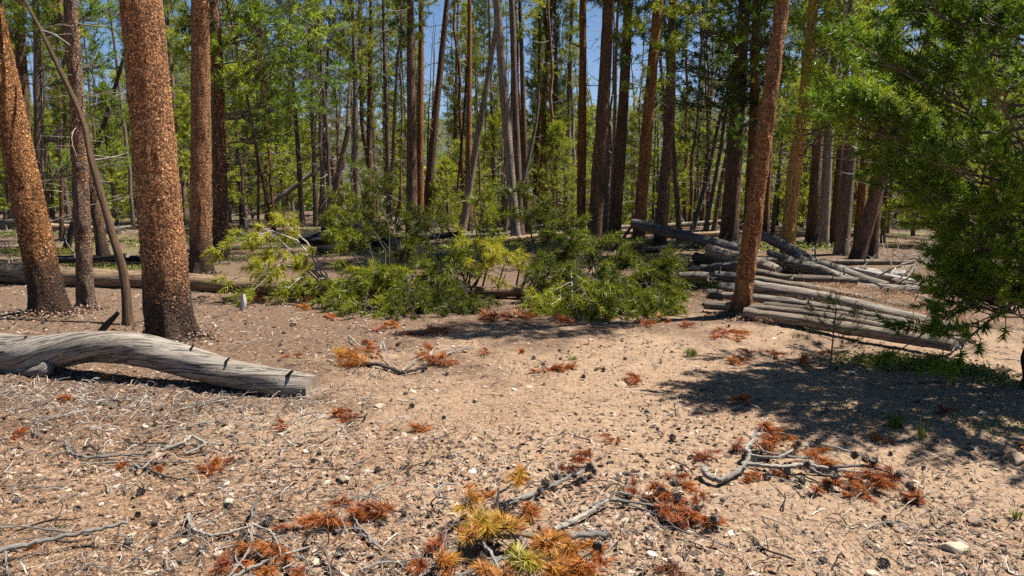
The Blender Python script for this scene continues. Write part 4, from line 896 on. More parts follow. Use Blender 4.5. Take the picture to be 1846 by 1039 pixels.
# ------------------------------------------------------------------ dead branches with orange needles in front
def dead_branch(label, sticks, tufts, cones=(), seed=0, wood='branch_pale', cat='dead branch'):
    """sticks: ([(px,py,h)...], width px, wood); tufts: (px,py,h,radius px,tint,dirx,diry)"""
    rng = rng_(7000 + seed); o = onground(*sticks[0][0][0][:2])
    e = thing('dead_branch', label, cat, o)
    for pts, w_, *wd in sticks:
        Q = np.array([onground(x, y, h * .85) for x, y, h in pts]); r_ = w_ * .42 / F * Q[0][1]
        n2_ = 6 * len(pts); tq = np.linspace(0, len(Q) - 1, n2_); lin = np.stack([np.interp(tq, np.arange(len(Q)), Q[:, c_]) for c_ in range(3)], -1); S2 = .45 * spline(Q, n2_) + .55 * lin; S2 += rng.normal(0, r_ * .22, S2.shape)
        ge = Geo(); tube(ge, S2 - o, np.linspace(r_, r_ * .55, len(S2)), 10, 0, 1, r_ * .2, 25, .3, seed + w_, .15)
        obj('stem' if w_ > 7 else 'twig', ge.build('stem', [M[wd[0] if wd else wood], M['cut_end']]), e)
    for x, y, h, rp, tn in tufts:
        rp *= 1.2 if tn < .6 else 1.32; c = onground(x, y, h) - o; Rm = rp / F * (c + o)[1]
        m = max(3, int(rp / 7)); az = rng.random() * 6.28
        D = nrm(rng.normal(0, 1, (m, 3)) * [1, 1, .55] + [0, 0, .15]); Pp = c - D * Rm * .25 + rng.normal(0, Rm * .22, (m, 3))
        V, f, tt = needles(rng, Pp, D, Rm * .7, Rm * .72, 80, .0048, np.clip(tn + rng.normal(0, .07, m), 0, 1), (18, 62))
        V[:, 2] = np.maximum(c[2] + (V[:, 2] - c[2]) * .72, -.02)
        obj('needles', mesh('needles', V, [f], M['needle_dead'], smooth=False, attrs={'tint': tt}), e)
        W2 = np.stack([np.linspace(p_ - d_ * Rm * .6, p_ + d_ * Rm * .5, 5) for p_, d_ in zip(Pp, D)]); V, f = tubes(W2, np.full((m, 5), .0022), 4)
        obj('shoots', mesh('shoots', V, [f], M['twig']), e)
    for x, y, h, s_ in cones:
        obj('cone', CONE[int(rng.integers(3))], e, onground(x, y, h) - o, (rng.normal(0, .7), rng.normal(0, .7), rng.random() * 6.28), s_)
    return e

def cone_mesh(seed):
    rng = rng_(seed); ge = Geo(); n = 60
    Pz = np.linspace([0, 0, -.018], [0, 0, .022], 7); tube(ge, Pz, np.array([.004, .011, .0135, .0135, .011, .007, .002]), 8, 0)
    k = np.arange(n); z = -.016 + .034 * k / n; az = k * 2.399; r_ = .0135 * np.sin(np.pi * np.clip((k + 8) / (n + 14), 0, 1)) ** .6
    out = np.stack([np.cos(az), np.sin(az), np.zeros(n)], -1); tan = np.stack([-np.sin(az), np.cos(az), np.zeros(n)], -1)
    c = out * r_[:, None] * .8 + UP * z[:, None]; op = rng.uniform(.006, .012, (n, 1)); w_ = .0055
    a = c - tan * w_ * .5; b = c + tan * w_ * .5; t1 = c + out * op + UP * .004 + tan * w_ * .6; t0 = c + out * op + UP * .004 - tan * w_ * .6; tipp = c + out * (op + .003) + UP * .008
    V = np.stack([a, b, t1, tipp, t0], 1).reshape(-1, 3); ge.add(V, [np.arange(len(V)).reshape(-1, 5)], 0, False)
    return ge.build('pine_cone', M['cone'])
CONE = [cone_mesh(k) for k in range(3)]

dead_branch('dead branch with golden and orange needle brushes at the bottom centre',
  [([(1095, 962, .03), (1040, 966, .05), (975, 965, .07), (905, 966, .08), (862, 968, .07)], 16), ([(868, 972, .06), (835, 985, .05), (790, 1010, .03), (740, 1060, .01)], 12), ([(938, 968, .07), (945, 985, .05), (930, 1000, .04), (905, 1006, .04), (860, 1010, .03)], 11), ([(905, 1006, .04), (870, 1022, .03), (800, 1050, .02)], 12), ([(870, 980, .09), (890, 1005, .08), (905, 1040, .07), (918, 1075, .05)], 9, 'branch_grey'),
   ([(830, 978, .06), (824, 1010, .05), (815, 1050, .04)], 6, 'branch_dark'), ([(893, 950, .10), (897, 905, .16), (899, 880, .19)], 9, 'branch_dark'), ([(897, 890, .17), (912, 882, .19), (924, 872, .21)], 6, 'branch_dark'), ([(940, 1004, .04), (975, 1008, .03), (1010, 1022, .02)], 8), ([(1000, 992, .06), (1012, 1012, .05), (1030, 1050, .03)], 6)],
  [(935, 852, .20, 27, .72), (932, 862, .2, 18, .9), (850, 900, .12, 30, .78), (885, 898, .12, 20, .45), (878, 945, .13, 46, .93), (850, 960, .12, 30, .8), (905, 950, .12, 34, .66), (950, 925, .05, 30, .55), (790, 985, .04, 24, .3), (800, 1015, .06, 36, .55), (760, 1018, .04, 26, .32), (870, 1030, .06, 30, .66), (945, 1012, .08, 40, .9), (985, 985, .08, 34, .75), (1000, 970, .08, 30, .55), (1020, 1000, .08, 32, .6), (1045, 1020, .08, 36, .6), (1075, 990, .1, 26, .58), (1085, 1010, .08, 24, .5), (1000, 1035, .05, 38, .72), (900, 1050, .05, 36, .62), (1060, 1040, .05, 32, .6)],
  [(1078, 985, .12, 1.0), (1020, 985, .02, 1.1)], 1)
dead_branch('straight pale stick studded with cones and a red needle tuft, above the golden branch',
  [([(908, 912, .03), (960, 890, .04), (1010, 868, .05), (1050, 852, .05), (1072, 840, .05)], 12)], [(1040, 832, .05, 22, .2), (1052, 822, .06, 18, .26), (1020, 845, .04, 16, .12)],
  [(985, 872, .06, 1.1), (975, 886, .05, .9), (1004, 860, .06, 1.2), (1035, 858, .06, .9), (1062, 845, .06, 1.1), (1070, 850, .03, .9), (1045, 868, .02, .9), (1000, 882, .02, .8)], 2, 'branch_grey')
dead_branch('dead branch with brick-red needles right of the golden branch',
  [([(998, 956, .02), (1040, 936, .03), (1080, 912, .05), (1098, 900, .06)], 13), ([(1098, 900, .06), (1140, 905, .05), (1180, 912, .04), (1220, 925, .03)], 9, 'branch_grey'), ([(1094, 902, .06), (1108, 888, .09), (1135, 892, .09), (1170, 905, .05)], 6), ([(1120, 905, .04), (1170, 922, .03), (1205, 932, .02)], 5, 'branch_grey'), ([(1090, 900, .05), (1065, 912, .02), (1048, 922, .01)], 6)],
  [(1140, 880, .05, 18, .28), (1182, 876, .08, 22, .36), (1214, 864, .1, 22, .32), (1236, 880, .08, 24, .4), (1200, 895, .08, 26, .36), (1222, 905, .07, 24, .42), (1190, 915, .05, 22, .3), (1245, 922, .06, 24, .42), (1225, 942, .04, 26, .38), (1288, 940, .04, 24, .34), (1262, 935, .04, 22, .44), (1205, 930, .04, 18, .3), (1262, 905, .05, 20, .3), (1175, 893, .05, 16, .2)],
  [(1215, 872, .13, 1.), (1190, 885, .1, 1.), (1222, 896, .09, 1.), (1286, 935, .07, 1.), (1258, 918, .06, .9)], 3)
dead_branch('sprawling pale dead branch with a crooked base and red-brown needles, right foreground',
  [([(1268, 842, .05), (1272, 856, .03), (1300, 867, .02), (1328, 852, .04), (1345, 836, .06), (1352, 818, .08)], 14), ([(1352, 818, .08), (1345, 806, .1), (1358, 795, .12), (1362, 778, .16), (1375, 766, .18), (1384, 756, .2)], 10), ([(1346, 836, .06), (1400, 842, .06), (1450, 838, .07), (1500, 846, .06), (1560, 852, .05)], 11), ([(1352, 820, .08), (1400, 826, .1), (1440, 806, .12), (1480, 800, .12), (1520, 810, .1)], 7, 'branch_grey'), ([(1358, 786, .14), (1400, 780, .15), (1440, 790, .12)], 6), ([(1362, 800, .1), (1380, 815, .09), (1430, 824, .09), (1500, 828, .08)], 6, 'branch_grey'),
   ([(1500, 842, .07), (1560, 840, .08), (1600, 850, .07), (1625, 868, .05), (1655, 884, .03)], 7, 'branch_grey'), ([(1450, 838, .07), (1480, 855, .05), (1510, 858, .04), (1550, 862, .03)], 7, 'branch_grey'), ([(1520, 812, .1), (1570, 826, .08), (1610, 845, .06)], 5, 'branch_grey'), ([(1400, 842, .05), (1440, 862, .03), (1490, 876, .02)], 5, 'branch_dark')],
  [(1385, 775, .14, 26, .45), (1395, 795, .1, 28, .52), (1335, 800, .04, 22, .22), (1372, 812, .06, 24, .46), (1415, 788, .1, 22, .48), (1432, 800, .07, 20, .42), (1470, 825, .08, 22, .44), (1495, 838, .06, 24, .5), (1480, 812, .06, 18, .4), (1500, 866, .03, 24, .36), (1540, 868, .04, 26, .38), (1570, 860, .05, 26, .32), (1590, 872, .04, 28, .34), (1610, 862, .05, 24, .3), (1560, 885, .03, 24, .36), (1640, 895, .03, 22, .34), (1655, 900, .03, 18, .4), (1410, 850, .03, 16, .3), (1580, 845, .06, 22, .3), (1470, 885, .02, 16, .32), (1528, 890, .02, 16, .4), (1350, 866, .01, 14, .38)],
  [(1440, 800, .13, 1.), (1465, 802, .13, 1.), (1455, 838, .09, 1.1), (1500, 850, .08, 1.2), (1505, 858, .07, 1.1), (1540, 822, .1, 1.1), (1560, 828, .1, 1.1), (1575, 832, .1, 1.), (1620, 856, .07, 1.), (1640, 876, .05, 1.), (1645, 885, .05, 1.), (1420, 850, .05, 1.), (1445, 868, .03, 1.2), (1475, 800, .13, .9)], 4)
dead_branch('tangle of thin curling grey twigs with orange needles at the bottom left of centre',
  [([(340, 928, .05), (345, 950, .03), (370, 964, .02), (410, 962, .03), (455, 948, .06)], 9), ([(455, 948, .08), (452, 985, .07), (430, 1020, .05), (400, 1050, .03)], 7), ([(400, 1052, .03), (460, 1020, .05), (510, 1000, .07), (560, 985, .04)], 10), ([(455, 945, .08), (490, 960, .12), (505, 990, .1), (505, 1010, .05)], 5), ([(455, 990, .06), (475, 1005, .06), (510, 1010, .05), (540, 1030, .03)], 5), ([(510, 1002, .06), (548, 1006, .06), (565, 1035, .03)], 7, 'branch_grey'), ([(440, 955, .06), (425, 985, .05), (405, 1010, .03)], 5, 'branch_dark'), ([(455, 935, .06), (455, 915, .09), (470, 898, .08)], 9, 'branch_grey'), ([(445, 1000, .04), (480, 975, .1), (520, 965, .1), (560, 978, .05)], 4)],
  [(475, 985, .05, 34, .4), (500, 1000, .05, 32, .44), (405, 1022, .03, 34, .3), (440, 1020, .03, 26, .34), (490, 1030, .03, 30, .45), (545, 1035, .03, 26, .28), (510, 955, .02, 18, .34), (430, 990, .03, 22, .5)], [(480, 945, .02, 1.2), (500, 985, .02, 1.)], 5)
dead_branch('arching thin grey twig over a fan of orange-brown needles, bottom left of centre',
  [([(560, 930, .03), (580, 918, .06), (605, 922, .09), (620, 945, .05), (625, 962, .01)], 5, 'branch_grey'), ([(545, 985, .02), (560, 958, .09), (590, 955, .1), (592, 980, .04), (560, 1000, .01)], 5, 'branch_dark'), ([(583, 985, .05), (592, 1010, .04), (600, 1050, .01)], 7, 'branch_grey')],
  [(565, 938, .04, 28, .55), (590, 935, .05, 30, .42), (605, 945, .03, 24, .48), (615, 905, .02, 18, .32)], [(610, 958, .01, 1.)], 6)
dead_branch('curved white twig beside two rust-coloured needle brushes',
  [([(730, 862, .01), (680, 880, .02), (645, 905, .03), (636, 925, .04), (645, 945, .04), (665, 965, .03), (690, 990, .01)], 6), ([(640, 950, .02), (665, 970, .02), (692, 993, .01)], 8, 'branch_grey')], [(655, 920, .04, 30, .34), (690, 918, .04, 28, .3), (672, 925, .03, 22, .28)], (), 7)
dead_branch('dried bundle of orange-tan needles on curling grey twigs, beyond the curved log end',
  [([(628, 606, .06), (650, 625, .05), (675, 645, .03)], 4), ([(650, 655, .03), (690, 660, .03), (725, 672, .03), (760, 664, .04), (772, 655, .06)], 9, 'branch_dark'), ([(685, 630, .08), (690, 615, .12), (695, 630, .1), (705, 655, .04), (722, 672, .02)], 4), ([(725, 668, .03), (750, 648, .07), (775, 640, .07)], 4), ([(775, 640, .05), (780, 622, .08), (778, 650, .04), (800, 660, .02)], 4), ([(790, 645, .02), (825, 632, .03), (856, 627, .02)], 6, 'branch_grey'), ([(680, 650, .03), (668, 675, .02), (690, 680, .02), (705, 665, .03)], 3)],
  [(615, 640, .05, 26, .62), (635, 645, .05, 28, .58), (650, 655, .03, 26, .5), (625, 655, .03, 24, .52), (668, 640, .04, 22, .46), (672, 622, .03, 18, .4), (760, 640, .05, 20, .5), (772, 630, .06, 18, .54), (795, 648, .05, 24, .46), (810, 655, .03, 20, .4), (775, 655, .03, 18, .45)], (), 8)
dead_branch('thick grey stick with knobs, raised off the ground at the bottom left corner',
  [([(-40, 1000, .06), (0, 992, .07), (80, 975, .09), (160, 958, .11), (232, 941, .13)], 14, 'branch_grey'), ([(215, 946, .12), (212, 965, .07), (202, 985, .02)], 5), ([(212, 965, .07), (228, 968, .07), (232, 974, .06)], 4), ([(10, 995, .06), (12, 1020, .03), (15, 1045, .01)], 5)], [], (), 9, 'branch_grey', 'stick')
dead_branch('snarl of curled grey twigs on the ground left of the white stone',
  [([(118, 795, .02), (125, 815, .03), (160, 825, .04), (220, 820, .04), (260, 818, .03), (280, 800, .06)], 7, 'branch_grey'), ([(150, 812, .06), (160, 802, .09), (172, 812, .05), (178, 828, .01)], 8, 'branch_dark'), ([(130, 835, .01), (170, 836, .02), (240, 832, .03), (340, 834, .02)], 6), ([(250, 838, .01), (300, 860, .02), (350, 868, .01)], 5, 'branch_dark'), ([(290, 812, .02), (330, 800, .06), (345, 785, .08), (370, 800, .05), (335, 818, .02)], 9), ([(300, 810, .02), (318, 786, .05)], 8), ([(240, 835, .02), (255, 845, .05), (280, 822, .03)], 5, 'branch_grey')],
  [(222, 840, .01, 16, .42), (285, 845, .01, 16, .4), (375, 855, .02, 22, .46), (395, 835, .03, 20, .4), (415, 830, .03, 12, .3)], [(240, 845, .01, 1.)], 10, cat='twigs')

# bleached branch tangle behind the right end of the pile
for k, (x0, y0, x1, y1, lab) in enumerate([(1610, 515, 1720, 470, 'bleached bare branch arching up at the right end of the log pile'), (1640, 530, 1740, 510, 'bleached twiggy branch low at the right end of the log pile'), (1620, 505, 1690, 455, 'upper bleached branch behind the right end of the pile'), (1680, 560, 1760, 545, 'white splintered branch half hidden by the big right tree'), (1580, 500, 1640, 462, 'small bleached branch standing on the knotty log')]):
    rng = rng_(600 + k); a, b = at(x0, y0, 10.6 - .2 * k), at(x1, y1, 10.2 - .2 * k); W, R, _, _ = bough(rng, a, b, .15, 16, .45, .014, (), .2, .15, .08)
    e = thing('dead_branch', lab, 'dead branch', a, 'bleached branches by the log pile')
    V, f = tubes(np.array(W[:1]) - a, np.array(R[:1]), 8); obj('stem', mesh('stem', V, [f], M['branch_pale']), e)
    V, f = tubes(np.array(W[1:]) - a, np.array(R[1:]), 5); o_ = obj('twigs', mesh('twigs', V, [f], M['branch_pale']), e); o_['kind'] = 'stuff'

# ------------------------------------------------------------------ saplings, grass tufts
p = onground(1496, 664); e = thing('pine_sapling', 'knee-high dark green pine sapling in front of the log pile', 'sapling', p)
ge = Geo(); Pz = np.linspace([0, 0, -.02], [.02, 0, .53], 10); tube(ge, Pz, np.linspace(.009, .004, 10), 8); obj('stem', ge.build('stem', M['twig']), e)
rng = rng_(66); lst = []
for k in range(13):
    z = .12 + .4 * k / 13; az = k * 2.4; l = .26 * (1.05 - z); c = p + [0.02 * z * 2, 0, z]; lst.append((c, c + np.array([math.cos(az) * l, math.sin(az) * l, .09]), 0., 1.))
lst.append((p + [.02, 0, .45], p + [.02, 0, .56], 0, .6))
bough_part(e, p, 67, lst, 40, .003, .045, .08, M['needle'], M['twig'], .3, 3, .09, .004, (1., .6), t0=.5)

def blades(rng, n, r_, h, base, wid=.003):
    az = rng.random(n) * 6.28; rr = r_ * .35 * np.sqrt(rng.random(n)); o = np.stack([rr * np.cos(az), rr * np.sin(az), np.zeros(n)], -1)
    az2 = az + rng.normal(0, .5, n); ln = h * rng.uniform(.5, 1.1, n); lean = rng.uniform(.1, .9, n)
    m_ = o + np.stack([np.cos(az2) * lean * ln * .35, np.sin(az2) * lean * ln * .35, ln * .62], -1); t_ = o + np.stack([np.cos(az2) * lean * ln * .95, np.sin(az2) * lean * ln * .95, ln * (1 - .45 * lean)], -1)
    wv = np.stack([-np.sin(az2), np.cos(az2), 0 * az2], -1) * wid
    V = np.stack([o - wv, o + wv, m_ + wv * .8, m_ - wv * .8, t_], 1).reshape(-1, 3); k = np.arange(n)[:, None] * 5
    return V + base, np.concatenate([k + [0, 1, 2, 3]]), np.concatenate([k + [3, 2, 4]]), np.repeat(np.clip(rng.normal(.5, .2, n), 0, 1), 5)
for k, (x, y, rp, n_, h, lab) in enumerate([(1613, 772, 26, 130, .13, 'dark green grass tuft in the shade under the right tree'), (1662, 792, 16, 45, .14, 'smaller upright grass tuft at the edge of the right shade'), (1246, 642, 22, 120, .10, 'bright green grass tuft on open ground below the pole pine'), (1032, 652, 18, 70, .07, 'faded yellow-green grass tuft in the middle of the clearing'), (1832, 935, 16, 40, .06, 'small weed at the right edge of the foreground'), (1190, 655, 8, 22, .06, 'tiny green sprig left of the bright grass tuft')]):
    p = onground(x, y); V, f4, f3, tt = blades(rng_(70 + k), n_, rp / F * p[1] * 1.2, h, 0, .0022)
    tag(obj('grass_tuft', mesh('grass_tuft', V, [f4, f3], M['grass'], smooth=False, attrs={'tint': tt + (.2 if k == 3 else 0)}), loc=p), lab, 'grass tuft', 'grass tufts')

# green ground plants in patches (no one could count them)
def leaves_patch(patches, seed):
    rng = rng_(seed); VV, FF, TT = [], [], []; n0 = 0
    for x, y, rx, ry, n_, s_, tn in patches:
        c = onground(x, y); u = rng.normal(0, .5, (n_, 2)); P = np.stack([c[0] + u[:, 0] * rx, c[1] + u[:, 1] * ry], -1)
        z = groundz(P[:, 0], P[:, 1]) + rng.random(n_) * s_ * 2.5
        o = np.column_stack([P, z]); d = nrm(rng.normal(0, 1, (n_, 3)) * [1, 1, .6] + [0, 0, .5]); sd_ = nrm(np.cross(d, rng.normal(0, 1, (n_, 3)))); l = s_ * rng.uniform(.6, 1.4, (n_, 1))
        V = np.stack([o, o + d * l * .5 + sd_ * l * .32, o + d * l, o + d * l * .5 - sd_ * l * .32], 1).reshape(-1, 3)
        VV.append(V); FF.append(np.arange(len(V)).reshape(-1, 4) + n0); n0 += len(V); TT.append(np.repeat(np.clip(rng.normal(tn, .18, n_), 0, 1), 4))
    return mesh('ground_plants', np.concatenate(VV), [np.concatenate(FF)], M['leaf'], smooth=False, attrs={'tint': np.concatenate(TT)})
gp = obj('ground_plants', leaves_patch([(1590, 655, .35, .22, 1100, .024, .85), (1650, 662, .4, .22, 1300, .024, .85), (1720, 672, .4, .2, 1100, .024, .85), (1530, 655, .3, .2, 400, .02, .55), (1235, 517, .7, .35, 2600, .03, .7), (1205, 535, .4, .3, 900, .03, .65), (1800, 690, .3, .2, 500, .02, .6),  # strip beyond the right shade tinted lighter, as if sunlit
    (60, 458, 1.5, .5, 1800, .04, .75), (110, 455, .5, .3, 700, .04, .95), (240, 487, 1.4, .35, 1500, .03, .62), (160, 480, .9, .3, 800, .03, .7), (640, 455, 2.2, .7, 2200, .035, .65), (540, 445, 1.6, .6, 1200, .035, .62), (800, 470, 2, .6, 1500, .035, .6), (1140, 470, 1.2, .5, 1300, .04, .75), (1050, 480, 1.2, .5, 900, .04, .7), (420, 470, .8, .3, 500, .03, .6), (900, 440, 2.5, 1.0, 2200, .05, .6), (700, 432, 3, 1.2, 2200, .05, .62), (300, 440, 3, 1.2, 2200, .05, .6), (480, 432, 3, 1.2, 2000, .05, .6), (1180, 445, 2.2, 1.0, 2000, .05, .66), (1400, 450, 2, 1., 1400, .05, .6), (40, 425, 3, 1.2, 1600, .05, .65), (1660, 655, .5, .3, 500, .02, .55), (1560, 745, .5, .4, 300, .015, .4), (1800, 770, .4, .3, 300, .018, .5)], 3))
tag(gp, 'low green leafy plants in patches on the forest floor', 'ground plants', kind='stuff')

# ------------------------------------------------------------------ countable small things on the ground
LMK = [('sawn end of curved log', 575, 735), ('middle of curved grey log', 300, 715), ('left end of curved log', 60, 720), ('golden-needled branch', 930, 985), ('crooked pale branch', 1330, 850), ('brick-red branch', 1225, 910), ('tan needle bundle', 650, 650), ('shade of right tree', 1480, 745),
       ('raised bottom left stick', 110, 965), ('tangle of curling twigs', 450, 980), ('fallen pine shadow', 900, 600), ('bottom right corner', 1700, 990), ('pole pine foot', 1320, 600), ('bright grass tuft', 1246, 645), ('faded grass tuft', 1032, 655), ('cone-studded stick', 990, 870), ('white curved twig', 670, 900), ('snarl of grey twigs', 200, 825), ('pine sapling', 1496, 670), ('thickest pine foot', 345, 625), ('slim pine foot', 160, 580), ('red end of the crooked branch', 1620, 880), ('right edge grass', 1800, 920)]
LP_ = np.array([onground(x, y)[:2] for _, x, y in LMK]); SMALL = {}
def small(kind, cat, mesh_, loc, rot, scale, word):
    o = obj(kind, mesh_, loc=loc, rot=rot, scale=scale); d = np.hypot(*(LP_ - np.array(loc)[:2]).T); k = int(d.argmin())
    o['category'] = cat; o['group'] = cat + 's scattered on the ground'; SMALL.setdefault((word, k), []).append((d[k], o)); return o

def stone_mesh(seed, sub=2):
    rng = rng_(seed); t = (1 + 5 ** .5) / 2
    V = nrm(np.array([[-1, t, 0], [1, t, 0], [-1, -t, 0], [1, -t, 0], [0, -1, t], [0, 1, t], [0, -1, -t], [0, 1, -t], [t, 0, -1], [t, 0, 1], [-t, 0, -1], [-t, 0, 1]]))
    Fc = [(0, 11, 5), (0, 5, 1), (0, 1, 7), (0, 7, 10), (0, 10, 11), (1, 5, 9), (5, 11, 4), (11, 10, 2), (10, 7, 6), (7, 1, 8), (3, 9, 4), (3, 4, 2), (3, 2, 6), (3, 6, 8), (3, 8, 9), (4, 9, 5), (2, 4, 11), (6, 2, 10), (8, 6, 7), (9, 8, 1)]
    V = list(V)
    for _ in range(sub):
        nf, mid = [], {}
        def m_(a, b):
            k = (min(a, b), max(a, b))
            if k not in mid: mid[k] = len(V); V.append(nrm(V[a] + V[b]))
            return mid[k]
        for a, b, c in Fc:
            x, y, z = m_(a, b), m_(b, c), m_(c, a); nf += [(a, x, z), (b, y, x), (c, z, y), (x, y, z)]
        Fc = nf
    V = np.array(V)
    for _ in range(9):                  # chip planes off it
        nn = nrm(rng.normal(0, 1, 3)); h = rng.uniform(.55, .85); d = V @ nn; V = V - np.maximum(d - h, 0)[:, None] * nn
    V = V * np.array([1, rng.uniform(.6, .9), rng.uniform(.38, .6)]) + .03 * vnoise(V[:, 0] * 4 + seed, V[:, 1] * 4, V[:, 2] * 4)[:, None]
    return mesh('stone', V, [np.array(Fc)], M['stone'], smooth=False)
STONE = [stone_mesh(k) for k in range(7)]
rng = rng_(77)
def spot(y0=2.35, y1=8.6, ul=-.74, ur=.74):
    Yd = 1 / rng.uniform(1 / y1, 1 / y0); return rng.uniform(ul, ur) * Yd, Yd
def blocked(x, y): return (x < -1.2 and 5.25 < y < 6.5 and y > 5.2 + (-1.4 - x) * .12 and y < 5.75 + (-1.4 - x) * .2)
for x, y, s_ in [(530, 589, .085), (410, 776, .045), (415, 908, .04), (622, 866, .05), (683, 735, .05), (1345, 812, .035), (1832, 832, .07), (600, 652, .06), (745, 708, .035), (787, 706, .03), (955, 700, .04), (650, 730, .03), (1260, 742, .04), (850, 855, .03), (1715, 992, .07), (1240, 960, .03), (1320, 965, .03), (1620, 958, .035), (875, 700, .03), (1755, 940, .045), (330, 980, .03), (840, 635, .03), (1120, 695, .05), (545, 690, .03), (505, 785, .03)]:
    p = onground(x, y); small('stone', 'stone', STONE[int(rng.integers(7))], p + [0, 0, s_ * .15], (rng.normal(0, .2), rng.normal(0, .2), rng.random() * 6.28), s_, 'larger stone')
for k in range(120):
    x, y = spot(); s_ = rng.uniform(.012, .03) * (1 + .12 * y * rng.random())
    small('stone', 'stone', STONE[int(rng.integers(7))], (x, y, float(groundz(x, y)) + s_ * .2), (rng.normal(0, .3), rng.normal(0, .3), rng.random() * 6.28), s_, 'small stone')
n = 0
while n < 130:
    x, y = spot(2.4, 8.0, -.74, .66)
    if x > .3 and rng.random() < .45 or blocked(x, y): continue
    s_ = rng.uniform(.55, 1.05); small('pine_cone', 'pine cone', CONE[int(rng.integers(3))], (x, y, float(groundz(x, y)) + .014 * s_), (rng.normal(1.2, .5), rng.normal(0, .6), rng.random() * 6.28), s_, 'dark pine cone'); n += 1

def twig_mesh(seed):
    rng = rng_(seed); L = rng.uniform(.14, .5); n_ = 12; s_ = np.linspace(0, 1, n_)[:, None]; cv = rng.normal(0, .5)
    ang = np.cumsum(rng.normal(0, .16, n_)) + cv * s_[:, 0] * 2.2; st = L / n_
    P = np.column_stack([np.cumsum(np.cos(ang)) * st, np.cumsum(np.sin(ang)) * st, .012 + .03 * np.abs(np.sin(s_[:, 0] * rng.uniform(2, 5))) * rng.random()])
    r0 = rng.uniform(.0028, .0065); ge = Geo(); tube(ge, P, np.linspace(r0, r0 * .45, n_), 6, 0, 0, r0 * .2, 30, 0, seed, .2)
    for _ in range(int(rng.integers(0, 4))):
        i_ = int(rng.integers(3, n_ - 1)); a2 = ang[i_] + rng.choice([-1, 1]) * rng.uniform(.4, 1.2); l2 = rng.uniform(.04, .16); t_ = np.linspace(0, 1, 6)[:, None]
        Q = P[i_] + np.array([math.cos(a2), math.sin(a2), rng.uniform(-.02, .5)]) * l2 * t_ + np.array([-math.sin(a2), math.cos(a2), 0]) * rng.normal(0, .3) * l2 * t_ ** 2; tube(ge, Q, np.linspace(r0 * .6, r0 * .25, 6), 5, 0)
    return ge.build('twig', M[['branch_grey', 'branch_pale', 'branch_dark', 'branch_grey'][seed % 4]])
TWIG = [twig_mesh(800 + k) for k in range(20)]
for k in range(190):
    for _ in range(20):
        x, y = spot(2.35, 8.8)
        if blocked(x, y): continue
        if x > .5 and rng.random() < .5: continue
        if k < 60 and not (x < -1.0 and 4.2 < y < 5.6): continue
        break
    i_ = int(rng.integers(20)); small('twig', 'twig', TWIG[i_], (x, y, float(groundz(x, y)) + .006), (rng.normal(0, .06), rng.normal(0, .06), rng.random() * 6.28), rng.uniform(.7, 1.2), ['grey twig', 'pale twig', 'dark twig', 'grey twig'][i_ % 4])

def tuft_mesh(seed, tn):
    rng = rng_(seed); m = 4; D = nrm(rng.normal(0, 1, (m, 3)) * [1, 1, .25] + [1.2, 0, .1]); P = rng.normal(0, .012, (m, 3)) + [0, 0, .02]
    V, f, tt = needles(rng, P, D, .07, .055, 48, .005, tn, (15, 50)); V[:, 2] = np.maximum(V[:, 2], .0)
    return mesh('needle_tuft', V, [f], M['needle_dead'], smooth=False, attrs={'tint': tt})
TUFT = [tuft_mesh(900 + k, t_) for k, t_ in enumerate((.12, .3, .42, .55, .36, .2))]
for x, y, s_ in [(130, 722, 1.3), (200, 689, 1.3), (318, 694, 1.3), (425, 692, 1.5), (408, 700, 1.2), (385, 852, 1.3), (720, 718, 1.5), (770, 780, 1.4), (1107, 797, 1.1), (960, 714, 1.2), (990, 670, 1.6), (975, 674, 1.3), (1015, 668, 1.4), (1155, 720, 1.2), (1150, 692, 1.5), (1140, 688, 1.2), (945, 636, 1.2), (1330, 722, 1.5), (1390, 623, 1.3), (1300, 606, 1.8), (1322, 610, 1.8), (1290, 612, 1.5), (1310, 600, 1.5), (1190, 579, 2.), (900, 578, 2.6), (925, 577, 2.6), (875, 578, 2.4), (940, 572, 2.2), (715, 621, 1.5), (745, 606, 1.4), (800, 601, 1.6), (770, 603, 1.8), (655, 622, 1.2), (1270, 830, 1.2), (1258, 826, 1.), (1375, 866, 1.), (1215, 1030, 1.1), (1400, 642, 1.5), (1325, 650, 1.5), (1335, 660, 1.4), (1350, 640, 1.2), (1840, 812, 1.2), (620, 748, 1.4), (640, 755, 1.3), (610, 755, 1.2), (515, 775, 1.2), (530, 645, 1.2), (1490, 640, 1.5), (1440, 655, 1.6), (1725, 670, 1.5), (1660, 655, 2.), (1700, 745, 1.3), (1590, 800, 1.2), (20, 790, 1.2), (80, 985, 1.0), (455, 540, 2.), (480, 545, 2.), (560, 560, 2.), (600, 575, 1.8), (1030, 585, 2.2), (1160, 590, 1.8), (720, 592, 2.), (1235, 590, 1.6), (1340, 640, 1.4), (560, 545, 2.2), (70, 570, 2.4), (1060, 700, 1.), (880, 640, 1.2), (1180, 760, 1.), (680, 600, 1.5)]:
    if rng.random() < .28 and 620 < y < 800: continue
    s_ *= .85; p = onground(x, y); small('needle_tuft', 'needle tuft', TUFT[int(rng.integers(6))], p, (0, 0, rng.random() * 6.28), s_, 'orange needle tuft')
for (wd, k), lst in SMALL.items():
    lst.sort(key=lambda t: t[0])
    for j, (d, o) in enumerate(lst): o['label'] = '%s%s, %s nearest to the %s' % (wd, '' if 'tuft' in wd else ' on the ground', ORD[min(j, 38)], LMK[k][0])

